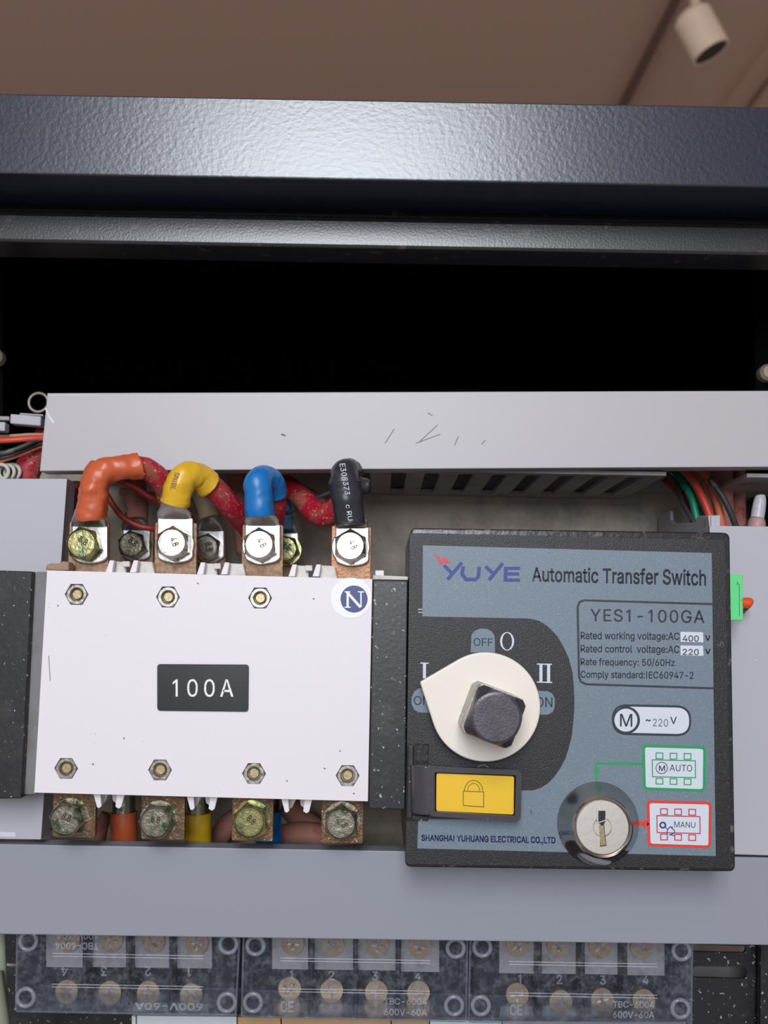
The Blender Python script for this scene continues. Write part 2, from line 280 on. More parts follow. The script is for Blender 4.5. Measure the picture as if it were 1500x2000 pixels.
GLYPHS = json.loads('''{"A":[480,[[16,0,201,509,276,509,463,0,395,0,287,302,264,372,232,478,245,478,213,371,191,302,85,0],[110,142,110,199,370,199,370,142]]],"B":[456,[[60,0,60,509,241,509,274,507,304,501,329,491,350,477,367,461,381,442,390,421,396,398,398,374,397,353,393,336,387,320,378,307,368,295,356,286,343,278,329,272,315,267,315,262,331,260,347,254,363,245,378,234,391,220,402,203,411,184,416,161,418,136,416,111,410,88,400,67,386,48,368,31,344,18,317,8,284,2,247,0],[125,57,245,57,281,60,309,67,330,80,344,96,353,115,355,137,354,153,350,169,342,184,333,197,320,209,306,218,289,225,269,229,248,231,125,231],[125,285,238,285,256,287,273,290,288,296,302,304,314,314,323,326,330,340,335,355,336,372,333,393,326,412,313,429,294,442,270,449,240,452,125,452]]],"C":[510,[[267,-7,225,-3,186,7,150,25,119,49,92,79,70,115,53,157,44,203,40,254,44,305,53,352,70,393,92,429,119,459,150,484,186,501,225,512,267,516,293,514,317,511,340,504,362,496,383,485,402,471,419,456,435,438,448,418,459,397,467,373,473,348,408,348,404,365,397,380,389,395,380,407,369,418,357,428,344,437,330,444,315,449,300,453,284,455,267,456,237,453,209,445,184,432,161,414,141,391,125,364,113,332,106,295,103,254,106,213,113,177,125,145,141,117,161,94,184,76,210,63,237,56,267,53,284,54,300,56,315,60,330,65,344,72,357,81,369,90,380,102,389,114,397,128,404,144,408,160,473,160,467,135,459,112,448,91,435,71,420,53,402,38,383,24,363,13,341,5,317,-2,293,-6]]],"D":[502,[[219,0,96,0,96,57,215,57,254,60,288,68,318,81,343,99,363,122,379,149,390,181,397,216,399,255,397,294,390,329,379,361,364,388,344,410,320,428,291,441,258,449,221,452,93,452,93,509,225,509,273,505,315,495,353,478,385,455,412,426,433,391,449,351,458,306,462,255,458,205,449,159,433,119,411,83,384,54,351,31,312,14,268,3],[125,509,125,0,60,0,60,509]]],"E":[419,[[60,0,60,509,372,509,372,452,125,452,125,286,355,286,355,229,125,229,125,57,375,57,375,0]]],"F":[410,[[60,0,60,509,369,509,369,452,125,452,125,278,346,278,346,221,125,221,125,0]]],"G":[520,[[269,-7,225,-3,185,7,149,25,118,49,91,79,69,116,53,157,43,203,40,254,43,305,53,352,69,393,91,429,117,459,149,484,184,501,223,512,265,516,291,514,316,510,340,504,363,494,384,483,403,469,421,453,436,436,449,416,460,395,468,373,474,349,408,349,402,365,395,379,387,393,378,406,368,417,356,427,344,436,330,443,315,448,300,453,283,455,265,456,236,453,209,445,183,432,160,414,141,392,125,364,113,332,106,295,103,254,106,213,113,177,125,145,141,117,161,95,184,76,210,63,238,56,269,53,296,55,322,61,345,71,365,85,382,102,396,123,407,147,413,173,415,202,434,199,283,199,283,256,478,256,478,200,475,160,466,124,451,91,431,62,406,38,377,19,344,5,308,-4]]],"H":[517,[[60,0,60,509,125,509,125,289,392,289,392,509,457,509,457,0,392,0,392,232,125,232,125,0]]],"I":[300,[[31,0,31,57,118,57,118,452,31,452,31,509,269,509,269,452,183,452,183,57,269,57,269,0]]],"L":[393,[[60,0,60,509,125,509,125,57,361,57,361,0]]],"M":[628,[[60,0,60,509,152,509,277,187,287,159,299,123,311,84,322,49,307,49,318,83,330,121,342,158,352,187,476,509,568,509,568,0,504,0,504,291,504,327,505,369,506,413,507,457,513,457,498,409,482,363,467,322,456,291,342,0,286,0,170,291,159,321,145,361,129,408,112,457,119,457,120,416,121,372,122,328,122,291,122,0]]],"N":[523,[[60,0,60,509,136,509,343,183,363,151,388,107,414,55,405,54,401,108,399,157,399,195,399,509,463,509,463,0,387,0,202,290,177,331,148,381,108,452,119,454,122,384,124,328,125,291,125,0]]],"O":[533,[[267,-7,225,-3,186,7,150,25,119,49,92,79,70,115,53,157,44,203,40,254,44,305,53,352,70,393,92,429,119,459,150,484,186,501,225,512,267,516,309,512,348,501,384,484,415,459,442,429,464,393,480,352,490,305,493,254,490,203,480,157,464,115,442,79,415,49,384,25,348,7,309,-3],[267,53,296,55,324,63,349,76,372,94,392,116,408,144,420,176,428,213,430,254,428,295,420,332,408,365,392,392,372,415,349,433,324,446,296,453,267,456,237,453,210,445,184,433,161,415,142,392,125,364,113,332,106,295,103,254,106,213,113,176,125,144,142,117,161,94,184,76,210,63,237,55]]],"R":[449,[[60,0,60,509,236,509,273,506,305,500,333,489,356,473,376,455,390,433,401,408,407,381,409,352,407,323,401,296,390,271,376,250,356,232,333,217,305,206,273,200,236,198,96,198,96,255,234,255,258,256,280,260,298,267,313,276,325,287,334,300,340,316,344,333,345,352,344,371,340,389,334,405,325,419,313,430,298,440,279,446,258,451,233,452,125,452,125,0],[353,0,230,229,303,229,428,0]]],"S":[447,[[224,-9,188,-7,156,-1,128,9,102,23,81,40,64,60,51,83,42,109,38,137,104,137,108,118,114,102,123,88,136,76,150,66,166,59,185,53,204,50,224,49,246,50,267,54,286,60,303,69,317,79,329,92,338,106,344,122,346,139,344,154,340,168,332,179,322,189,310,197,296,205,280,211,263,217,245,222,184,239,145,253,112,269,86,289,67,313,56,341,52,372,54,400,62,425,75,448,92,468,113,484,138,498,165,508,195,514,227,516,259,514,289,508,316,498,340,484,360,468,377,449,390,427,398,403,401,378,337,378,332,402,320,421,302,437,280,449,254,456,225,459,204,457,185,454,167,448,152,440,139,430,129,418,121,405,117,391,115,376,117,359,122,345,131,334,142,324,155,315,169,308,184,302,198,297,212,293,264,279,312,264,328,256,344,248,359,238,372,226,384,213,395,198,402,180,407,161,408,139,406,112,399,87,386,64,370,43,349,25,323,11,294,0,261,-7]]],"T":[449,[[32,452,32,509,417,509,417,452,257,452,257,0,193,0,193,452]]],"U":[517,[[259,-8,220,-6,186,2,154,15,126,33,103,55,85,80,71,108,63,140,60,173,60,509,124,509,124,178,126,155,132,133,141,113,153,95,169,80,187,68,208,59,232,53,259,52,285,53,309,59,331,68,349,80,364,95,377,113,385,133,391,155,393,178,393,509,457,509,457,173,454,140,446,108,433,80,414,55,391,33,363,15,332,2,297,-6]]],"V":[480,[[204,0,16,509,84,509,192,206,215,137,248,31,235,31,267,138,290,206,395,509,463,509,278,0]]],"W":[686,[[155,0,16,509,82,509,163,196,175,145,187,94,197,40,189,40,200,94,211,145,224,196,306,509,380,509,462,196,474,145,486,94,497,40,488,40,499,94,510,145,523,196,603,509,670,509,530,0,455,0,368,323,351,391,336,475,350,475,335,395,318,323,230,0]]],"X":[474,[[18,0,217,284,217,236,29,509,104,509,178,400,204,361,223,329,243,292,232,292,252,329,272,361,298,400,374,509,446,509,259,239,259,287,456,0,382,0,292,129,268,165,250,195,230,231,244,231,225,196,206,166,182,129,91,0]]],"Y":[472,[[203,0,203,208,16,509,91,509,192,344,222,292,231,274,240,254,250,230,224,230,233,254,242,275,251,293,280,344,381,509,455,509,268,208,268,0]]],"Z":[438,[[42,0,42,46,273,385,306,431,341,476,348,454,285,452,223,452,40,452,40,509,397,509,397,462,169,129,134,81,97,33,90,54,152,57,214,57,399,57,399,0]]],"a":[389,[[160,-9,137,-7,115,-3,94,5,76,15,60,29,48,45,38,63,32,84,30,108,32,128,36,146,43,161,53,174,64,184,78,193,92,200,108,206,125,211,178,220,234,227,247,229,257,231,265,235,271,240,274,246,276,255,276,257,275,272,272,285,267,297,260,307,251,315,240,322,227,327,212,330,196,331,178,330,163,327,149,322,137,316,127,309,118,301,110,292,104,283,100,274,41,291,51,313,64,331,79,346,95,358,114,368,133,375,153,380,173,383,194,384,208,384,223,382,239,379,255,375,271,369,286,360,300,350,312,336,322,320,330,301,335,278,337,251,337,0,277,0,277,52,272,52,267,43,260,34,252,25,242,16,229,8,215,1,199,-4,181,-7],[170,45,192,47,211,51,228,59,242,68,254,80,263,93,270,108,274,122,276,138,276,190,272,187,267,184,259,182,231,176,200,171,175,168,161,166,147,163,134,159,122,153,112,147,103,139,97,130,93,118,92,105,93,93,96,82,102,72,109,64,119,57,130,52,142,48,156,46]]],"b":[424,[[229,-8,208,-7,189,-3,172,4,159,12,147,21,138,31,118,59,112,59,112,0,53,0,53,509,114,509,114,319,118,319,137,346,147,355,158,364,171,373,188,379,207,383,229,384,259,382,287,374,313,361,335,342,354,320,370,293,381,261,388,227,390,189,388,151,381,116,370,84,355,57,336,34,313,16,288,3,260,-6],[220,47,242,49,262,55,279,66,294,80,306,97,316,117,323,139,327,163,328,189,327,215,323,239,316,261,307,281,295,298,280,311,262,322,243,328,220,330,198,328,178,322,161,312,147,299,134,282,125,263,118,241,114,216,113,189,114,162,118,138,125,115,135,95,147,78,162,65,179,55,198,49]]],"c":[396,[[207,-8,174,-5,144,3,117,16,93,35,72,58,56,85,44,116,37,150,34,187,37,225,44,260,56,291,72,318,93,341,117,360,144,374,174,382,207,384,226,384,243,381,260,377,276,371,291,364,305,356,318,346,330,335,340,322,349,308,356,293,362,277,303,262,300,272,295,281,290,289,284,297,278,304,270,311,261,316,252,321,242,325,231,328,220,329,207,330,184,328,163,321,145,310,130,296,118,278,108,258,102,236,98,212,96,187,98,163,102,139,108,117,118,97,130,80,145,66,163,55,184,49,207,46,220,47,232,49,243,52,253,55,262,60,271,66,279,73,285,80,292,89,297,98,301,107,304,117,363,102,357,86,350,70,341,56,331,43,319,32,306,21,292,12,277,5,261,-1,244,-5,226,-7]]],"d":[424,[[195,-8,165,-6,137,3,111,16,89,34,70,57,55,84,43,116,36,151,34,189,36,227,43,261,55,293,70,320,89,342,112,361,137,374,165,382,196,384,218,383,237,379,253,373,267,364,278,355,287,346,306,319,311,319,311,509,372,509,372,0,313,0,313,59,307,59,287,31,277,21,266,12,252,4,236,-3,217,-7],[205,47,226,49,246,55,263,65,278,78,290,95,299,115,306,138,310,162,312,189,310,216,306,241,300,263,290,282,278,299,263,312,246,322,227,328,205,330,182,328,162,322,145,311,130,298,118,281,108,261,102,239,98,215,96,189,98,163,102,139,109,117,118,97,130,80,145,66,162,55,182,49]]],"e":[404,[[212,-8,177,-5,145,3,117,16,92,35,72,58,56,85,44,116,37,150,34,187,36,224,44,258,55,290,71,317,91,340,115,359,142,373,172,382,205,384,226,383,246,380,266,374,285,366,303,355,319,341,334,324,347,305,357,282,365,256,370,227,371,194,371,169,75,169,75,221,338,221,310,202,308,226,304,248,298,269,288,286,277,301,263,314,246,323,227,328,205,330,183,328,164,323,146,313,131,301,119,286,109,270,102,251,97,231,96,211,96,178,98,151,102,127,110,106,121,88,135,73,151,61,169,53,190,48,212,46,227,47,241,49,254,53,265,58,276,65,285,73,294,82,300,93,306,105,365,91,358,72,348,55,335,39,320,26,302,14,283,4,261,-3,237,-7]]],"f":[254,[[228,379,228,327,6,327,6,379],[81,0,81,432,82,452,87,470,96,486,107,499,120,510,135,519,152,525,169,529,187,530,201,530,212,529,222,527,243,521,227,468,215,472,195,474,178,472,164,468,154,460,147,449,143,435,142,419,142,0]]],"g":[425,[[207,-151,180,-149,156,-146,134,-140,114,-132,97,-122,82,-110,70,-97,59,-84,51,-69,101,-41,122,-66,131,-74,142,-82,154,-88,169,-93,187,-96,207,-97,236,-95,261,-87,282,-75,298,-58,308,-34,311,-6,311,68,306,68,287,41,277,32,266,23,252,16,236,10,217,6,195,5,165,7,138,14,113,27,90,43,71,65,55,90,43,120,36,154,34,191,36,229,43,263,55,293,71,320,90,342,112,361,138,374,166,382,196,384,218,383,237,379,253,373,267,365,279,356,288,346,308,319,313,319,313,379,372,379,372,-9,370,-40,363,-67,350,-90,334,-109,314,-124,291,-136,265,-144,237,-149],[205,59,227,61,246,66,264,75,278,87,290,103,300,121,307,142,311,166,312,193,311,219,307,242,300,264,291,283,279,299,264,312,247,322,227,328,205,330,182,328,163,322,145,312,130,298,118,282,109,262,102,241,98,218,96,193,98,167,102,144,109,123,118,104,131,88,145,76,163,66,183,61]]],"h":[410,[[114,227,114,0,53,0,53,509,114,509,114,287,102,287,116,319,132,344,152,362,175,374,200,382,227,384,252,383,275,377,295,369,313,356,328,340,341,321,350,298,355,271,357,240,357,0,296,0,296,235,293,263,286,286,273,304,256,318,235,326,210,329,192,328,176,324,161,317,147,308,136,297,126,283,119,266,115,248]]],"i":[167,[[53,0,53,379,114,379,114,0],[84,443,73,444,63,448,54,455,47,463,43,472,41,483,43,494,47,504,54,512,63,518,73,522,84,524,95,522,105,518,114,512,121,504,125,494,126,483,125,472,121,463,114,455,105,448,95,444]]],"j":[167,[[53,379,114,379,114,-30,112,-52,108,-72,102,-90,92,-106,80,-119,65,-129,47,-137,27,-141,4,-143,-10,-143,-10,-87,2,-87,18,-85,31,-80,40,-72,47,-61,51,-46,53,-29],[83,443,72,444,62,448,53,455,47,463,42,472,41,483,42,494,47,504,53,512,62,518,72,522,83,524,95,522,105,518,114,512,120,504,125,494,126,483,125,472,120,463,114,455,105,448,95,444]]],"k":[381,[[110,137,110,212,121,212,284,379,360,379,184,199,177,199],[53,0,53,509,114,509,114,0],[294,0,148,186,191,229,372,0]]],"l":[189,[[139,-2,112,0,91,8,74,20,62,37,55,59,53,84,53,509,114,509,114,99,114,83,117,71,120,62,126,57,135,53,146,52,160,53,170,54,181,3,162,-1]]],"m":[610,[[53,0,53,379,112,379,112,295,108,295,114,314,122,331,132,346,144,358,158,368,172,376,187,382,203,385,219,386,245,383,268,375,287,361,303,342,314,320,321,295,312,295,318,312,326,329,337,343,350,356,364,366,381,375,398,381,417,385,437,386,458,385,478,380,497,372,514,361,529,346,541,328,550,307,555,283,557,255,557,0,496,0,496,254,493,279,485,298,473,313,456,323,438,329,419,330,402,329,387,326,374,320,363,312,353,302,345,290,340,277,336,263,335,247,335,0,274,0,274,260,272,280,265,297,253,311,238,322,220,328,199,330,185,329,171,326,158,320,145,312,135,302,126,289,119,274,115,257,114,238,114,0]]],"n":[410,[[114,227,114,0,53,0,53,379,112,379,112,287,102,287,116,319,132,344,152,362,175,374,200,382,227,384,252,383,275,377,295,369,313,356,328,340,341,321,350,298,355,271,357,240,357,0,296,0,296,235,293,263,286,286,273,304,256,318,235,326,210,329,192,328,176,324,161,317,147,308,136,297,126,283,119,266,115,248]]],"o":[415,[[207,-8,174,-5,144,3,117,16,93,35,72,58,56,85,44,116,37,150,34,187,37,225,44,260,56,291,72,318,93,341,117,360,144,374,174,382,207,384,241,382,271,374,299,360,323,341,343,318,359,291,371,260,379,225,381,187,379,150,371,116,359,85,343,58,323,35,299,16,271,3,241,-5],[207,46,231,49,252,55,270,66,285,80,298,97,307,117,314,139,318,163,319,187,318,212,314,236,307,258,298,278,285,296,270,310,252,321,231,328,207,330,184,328,163,321,145,310,130,296,118,278,108,258,102,236,98,212,96,187,98,163,102,139,108,117,118,97,130,80,145,66,163,55,184,49]]],"p":[424,[[53,-143,53,379,112,379,112,319,118,319,137,346,147,355,158,364,171,373,188,379,207,383,229,384,259,382,287,374,313,361,335,342,354,320,370,293,381,261,388,227,390,189,388,151,381,116,370,84,355,57,336,34,313,16,288,3,260,-6,229,-8,208,-7,189,-3,173,4,159,12,147,21,138,31,118,59,114,59,114,-143],[220,47,242,49,262,55,279,66,294,80,306,97,316,117,323,139,327,163,328,189,327,215,323,239,316,261,307,281,295,298,280,311,262,322,243,328,220,330,198,328,178,322,161,312,147,299,134,282,125,263,118,241,114,216,113,189,114,162,118,138,125,115,135,95,147,78,162,65,179,55,198,49]]],"q":[424,[[372,-143,311,-143,311,59,306,59,287,31,277,21,266,12,252,4,236,-3,217,-7,195,-8,165,-6,137,3,111,16,89,34,70,57,55,84,43,116,36,151,34,189,36,227,43,261,55,293,70,320,89,342,112,361,137,374,165,382,196,384,218,383,237,379,253,373,267,364,278,355,287,346,307,319,313,319,313,379,372,379],[205,47,226,49,246,55,263,65,278,78,290,95,299,115,306,138,310,162,312,189,310,216,306,241,300,263,290,282,278,299,263,312,246,322,227,328,205,330,182,328,162,322,145,311,130,298,118,281,108,261,102,239,98,215,96,189,98,163,102,139,109,117,118,97,130,80,145,66,162,55,182,49]]],"r":[259,[[53,0,53,379,112,379,112,321,115,321,124,339,137,354,152,367,171,377,191,383,213,385,229,384,243,384,243,322,230,324,207,326,190,324,174,321,159,315,146,306,135,296,126,284,119,269,115,254,114,237,114,0]]],"s":[365,[[182,-8,157,-7,133,-3,112,3,93,12,76,24,62,38,50,54,41,73,36,94,94,107,101,87,111,72,124,60,141,52,160,47,181,45,206,47,227,53,244,62,258,74,265,88,268,103,266,115,262,126,254,136,243,144,229,150,212,155,149,170,118,180,92,192,72,208,58,227,50,249,47,274,49,295,55,314,65,332,79,347,95,360,115,370,137,378,161,383,187,384,212,383,234,379,254,372,271,363,286,352,299,339,309,324,318,308,324,290,268,277,262,291,254,304,243,316,228,325,210,331,187,333,166,331,147,326,131,317,119,305,111,292,109,277,110,264,115,253,124,243,136,235,152,229,172,223,229,209,261,200,287,187,306,171,320,153,328,131,331,107,329,85,323,65,312,47,298,31,281,18,260,6,236,-2,210,-7]]],"t":[227,[[204,379,204,327,6,327,6,379],[65,471,126,471,126,98,127,83,130,70,136,61,144,55,156,51,170,50,185,51,202,54,213,2,192,-3,168,-4,138,-1,113,7,92,21,77,41,68,64,65,93]]],"u":[410,[[182,-5,158,-3,135,2,115,11,97,23,82,39,69,59,60,82,54,109,53,139,53,379,114,379,114,144,116,117,124,94,137,75,154,61,175,53,200,50,218,51,234,55,249,62,263,71,274,83,283,97,290,113,295,132,296,153,296,379,357,379,357,0,298,0,298,92,307,92,294,60,277,35,257,17,234,5,209,-3]]],"v":[389,[[163,0,17,379,84,379,165,155,173,132,180,110,187,87,206,21,184,21,203,87,209,110,216,132,224,155,305,379,371,379,226,0]]],"w":[567,[[138,0,23,379,87,379,133,214,154,137,175,41,165,41,186,135,206,214,252,379,316,379,362,214,382,136,402,41,391,41,413,135,434,214,480,379,545,379,429,0,368,0,319,172,305,225,291,280,277,338,291,338,277,280,263,225,248,172,199,0]]],"x":[379,[[21,0,171,218,171,171,29,379,100,379,147,306,179,253,207,206,175,206,202,253,211,270,222,287,233,306,282,379,352,379,209,169,209,214,358,0,287,0,231,85,200,136,173,182,205,182,178,136,170,120,160,103,148,85,91,0]]],"y":[389,[[47,-139,61,-86,71,-87,83,-89,94,-90,104,-89,113,-86,122,-81,130,-74,138,-64,145,-51,151,-36,163,-1,17,379,84,379,165,155,173,132,180,109,187,87,206,21,184,21,202,87,224,155,305,379,371,379,204,-58,196,-77,187,-93,177,-107,165,-119,153,-128,139,-136,125,-141,109,-144,91,-145,65,-143]]],"z":[380,[[42,0,42,46,254,320,254,323,48,323,48,379,333,379,333,331,126,60,126,56,339,56,339,0]]],"0":[453,[[227,-7,191,-3,158,7,130,24,105,48,85,77,69,113,57,155,50,202,48,254,50,306,57,353,69,395,85,431,106,461,130,484,159,502,191,512,227,516,262,512,295,502,323,484,348,461,368,431,384,395,396,353,403,306,405,254,403,202,396,155,384,113,368,77,348,48,323,24,295,7,263,-3],[227,50,250,52,271,60,290,74,306,92,320,116,330,144,338,176,342,213,344,254,342,295,338,332,330,365,320,393,306,416,290,435,271,449,250,457,227,460,203,457,182,449,163,435,147,416,134,393,123,365,115,332,111,295,109,254,111,213,115,176,123,144,134,116,147,92,163,74,182,60,203,52]]],"1":[453,[[76,0,76,55,391,55,391,0],[276,509,276,0,212,0,212,448,209,448,86,358,86,427,198,509]]],"2":[453,[[64,0,64,47,234,229,282,282,294,298,303,312,311,327,316,341,319,356,320,371,319,389,315,405,308,419,298,431,287,441,273,449,258,455,241,458,224,460,205,458,188,454,172,447,159,438,148,427,139,413,132,398,128,381,127,362,66,362,68,391,75,418,86,442,102,464,121,482,143,496,168,507,196,513,225,516,254,513,281,507,306,497,328,482,346,465,361,445,372,423,379,398,381,372,380,354,377,336,371,318,363,299,351,280,336,259,317,235,294,209,267,180,153,60,153,57,389,57,389,0]]],"3":[453,[[218,-7,188,-5,159,1,133,10,108,22,88,38,70,57,57,79,48,104,44,132,109,132,112,115,118,100,126,87,137,76,150,66,165,59,182,54,200,51,219,50,239,51,258,55,275,61,291,69,304,80,315,93,323,108,328,125,329,145,328,163,323,180,316,196,306,211,292,223,275,234,254,241,229,246,201,248,157,248,157,299,288,448,288,452,70,452,70,509,372,509,372,461,211,278,211,289,247,290,279,286,308,276,333,262,354,244,371,222,383,198,391,173,393,145,390,116,383,90,370,66,354,45,333,27,309,12,281,2,251,-5]]],"4":[453,[[40,105,40,158,247,509,311,509,109,166,109,163,413,163,413,105],[282,0,282,121,282,146,282,318,343,318,343,0]]],"5":[453,[[221,-7,192,-5,165,1,140,11,118,25,99,41,83,60,71,82,63,105,60,130,122,130,125,115,130,102,138,89,148,78,160,68,173,60,188,54,204,51,221,50,241,51,259,56,276,64,291,75,304,89,314,104,322,122,326,141,328,162,326,183,321,203,314,221,303,237,290,251,275,262,257,270,238,275,218,277,201,276,184,273,167,268,152,262,139,255,128,246,67,253,96,509,366,509,366,452,151,452,134,301,136,301,148,311,162,318,178,325,194,330,212,333,229,334,252,332,274,328,294,321,313,311,330,299,345,285,358,269,370,251,379,231,386,210,390,187,391,163,388,132,381,102,369,76,352,52,332,32,309,15,282,3,253,-4]]],"6":[453,[[226,-7,196,-4,168,3,142,15,119,31,100,51,84,74,73,101,66,130,64,162,65,187,71,212,80,239,93,268,112,302,137,340,252,509,322,509,151,261,145,261,151,270,157,279,165,288,174,295,184,302,196,307,208,311,221,313,235,314,265,312,291,305,316,295,337,280,355,262,370,240,380,215,387,187,389,157,387,127,379,98,368,73,352,50,333,30,310,14,284,3,257,-4],[226,48,245,50,263,55,279,63,293,73,304,86,314,101,322,119,326,137,327,157,326,178,322,196,314,213,304,228,293,241,279,251,263,259,245,264,226,265,207,264,190,259,174,252,160,241,148,229,138,214,131,197,126,179,125,158,126,138,131,119,138,102,148,86,160,73,174,63,190,55,207,50]]],"7":[453,[[97,0,323,448,323,452,62,452,62,509,391,509,391,449,165,0]]],"8":[453,[[226,-7,193,-5,163,1,136,11,111,25,91,42,74,62,62,84,54,109,52,135,53,156,58,176,65,195,75,212,87,228,101,241,117,252,134,260,153,265,153,267,129,276,109,289,93,308,80,330,73,354,70,380,73,405,79,429,90,450,106,469,124,485,146,498,170,508,197,514,226,516,255,514,282,508,306,498,328,485,346,469,361,450,373,429,379,405,382,380,379,354,372,330,359,308,343,289,323,276,300,267,300,265,319,260,335,252,351,241,365,228,377,212,387,195,395,176,399,156,401,135,398,109,391,84,378,62,362,42,341,25,317,11,289,1,259,-5],[226,49,248,50,267,54,285,60,300,69,313,79,323,91,331,106,335,121,337,139,335,157,330,173,322,189,312,202,298,213,283,223,265,230,247,234,226,235,206,234,187,230,169,223,154,213,140,202,130,189,122,173,117,157,115,139,117,121,121,106,129,91,139,79,152,69,167,60,185,54,205,50],[226,290,244,291,260,294,274,300,287,308,298,318,307,330,314,344,318,359,319,376,318,392,314,407,308,420,299,432,288,442,275,449,260,455,244,459,226,460,208,459,192,455,177,449,164,442,153,432,145,420,138,407,134,392,133,376,134,359,138,344,145,330,154,318,165,308,178,300,193,294,209,291]]],"9":[453,[[226,516,256,513,285,506,310,494,333,478,352,458,368,434,380,408,387,378,389,347,387,322,382,296,373,270,359,240,340,207,315,168,200,0,130,0,301,248,307,248,302,238,295,229,287,221,278,214,268,207,257,202,245,198,232,195,218,195,188,197,161,203,137,214,116,229,98,247,83,269,72,294,66,321,64,352,66,382,73,411,85,436,101,459,120,479,143,494,168,506,196,513],[226,460,207,459,190,454,174,446,160,435,148,423,138,407,131,390,127,372,125,352,127,331,131,313,138,295,148,280,160,268,174,257,190,250,207,245,226,243,245,245,263,249,279,257,293,267,305,280,314,295,322,312,326,330,327,350,326,371,322,390,314,407,305,422,293,435,279,446,263,454,245,459]]],":":[188,[[95,-4,83,-3,73,1,63,9,55,18,51,29,50,41,51,53,55,64,63,73,73,81,83,85,95,87,107,85,118,81,128,73,135,64,140,53,141,41,140,29,135,18,128,9,118,1,107,-3],[95,271,83,272,73,277,63,284,55,294,51,304,50,316,51,328,55,339,63,349,73,356,83,360,95,362,107,360,118,356,128,349,135,339,140,328,141,316,140,304,135,294,128,284,118,277,107,272]]],"/":[249,[[235,533,71,-76,14,-76,178,533]]],".":[188,[[95,-4,83,-3,73,1,63,9,55,18,51,29,50,41,51,53,55,64,63,73,73,81,83,85,95,87,107,85,118,81,128,73,135,64,140,53,141,41,140,29,135,18,128,9,118,1,107,-3]]],",":[188,[[38,-119,68,71,137,71,84,-119]]],"-":[453,[[337,244,337,188,114,188,114,244]]],"~":[453,[[52,150,53,176,58,199,66,218,76,233,89,246,103,255,119,261,135,265,151,266,168,265,183,262,197,256,212,247,228,235,246,221,275,198,282,195,290,193,299,192,312,194,323,199,332,207,339,219,343,234,344,253,400,253,399,226,394,204,386,185,376,170,364,157,349,148,334,142,318,138,301,137,284,138,269,141,254,148,239,156,224,168,207,182,195,191,185,199,177,204,170,208,162,210,154,210,141,209,130,204,121,196,114,185,109,169,108,150]]]," ":[188,[]]}''')
GLYPHS['I'] = [270, [[103, 0, 103, 509, 167, 509, 167, 0]]]
GLYPHS['1'][1] = [[246, 509, 246, 0, 182, 0, 182, 430, 179, 430, 80, 360, 80, 424, 196, 509]]
GLYPHS['1'][0] = 400
GC = {}
def inside(p, poly):
    r = False; n = len(poly)
    for i in range(n):
        (x1, y1), (x2, y2) = poly[i], poly[(i + 1) % n]
        if (y1 > p[1]) != (y2 > p[1]) and p[0] < (x2 - x1) * (p[1] - y1) / (y2 - y1) + x1: r = not r
    return r
def sarea(p): return sum(p[i][0] * p[(i + 1) % len(p)][1] - p[(i + 1) % len(p)][0] * p[i][1] for i in range(len(p)))
def glyph(ch):
    if ch in GC: return GC[ch]
    adv, cs = GLYPHS[ch]; cs = [[(c[i], c[i + 1]) for i in range(0, len(c), 2)] for c in cs]
    vs, fs = [], []
    if cs:
        big = sarea(max(cs, key=lambda c: abs(sarea(c))))
        outs = [c for c in cs if sarea(c) * big > 0]; holes = [c for c in cs if sarea(c) * big <= 0]
        for o in outs:
            v, f = curve_mesh([o] + [h for h in holes if inside(h[0], o)], 0.0)
            k = len(vs); vs += [(q.x, q.y) for q in v]; fs += [[i + k for i in a] for a in f]
    GC[ch] = (adv, cs, vs, fs); return GC[ch]
def text(s, q, Y, m, parent, name='lettering', outline=0.0, bold=0.0, spacing=1.0, label=None):
    """embedded sans letter outlines, the ink box of the string stretched to the pixel quad TL,TR,BR,BL"""
    vs, fs = [], []; x = 0
    for ch in s:
        adv, cs, gv, gf = glyph(ch)
        if not outline:
            k = len(vs); vs += [(a + x, b) for a, b in gv]; fs += [[i + k for i in f] for f in gf]
        wd = (outline or bold) * 1000
        if wd:
            for c in cs:
                for i in range(len(c)):
                    a, b = Vector(c[i]), Vector(c[(i + 1) % len(c)]); d = b - a
                    if d.length < 1: continue
                    d.normalize(); n = Vector((-d.y, d.x)) * wd / 2; e = d * wd / 2; k = len(vs)
                    for p in (a + n - e, b + n + e, b - n + e, a - n - e): vs.append((p.x + x, p.y))
                    fs.append([k, k + 1, k + 2, k + 3])
        x += adv + (spacing - 1.0) * 600
    x0 = min(v[0] for v in vs); x1 = max(v[0] for v in vs); y0 = min(v[1] for v in vs); y1 = max(v[1] for v in vs)
    out = []
    for v in vs:
        u = (v[0] - x0) / (x1 - x0); t = 1 - (v[1] - y0) / (y1 - y0)
        p = Vector(q[0]).lerp(Vector(q[1]), u).lerp(Vector(q[3]).lerp(Vector(q[2]), u), t)
        out.append(P(p.x, p.y, Y(p.x, p.y) if callable(Y) else Y))
    ob = mk(name, out, fs, m, parent)
    if label: ob['label'] = label
    return ob
def tq(xL, yT, xR, h, sl=0.0145):
    d = (xR - xL) * sl
    return [(xL, yT), (xR, yT + d), (xR, yT + d + h), (xL, yT + h)]
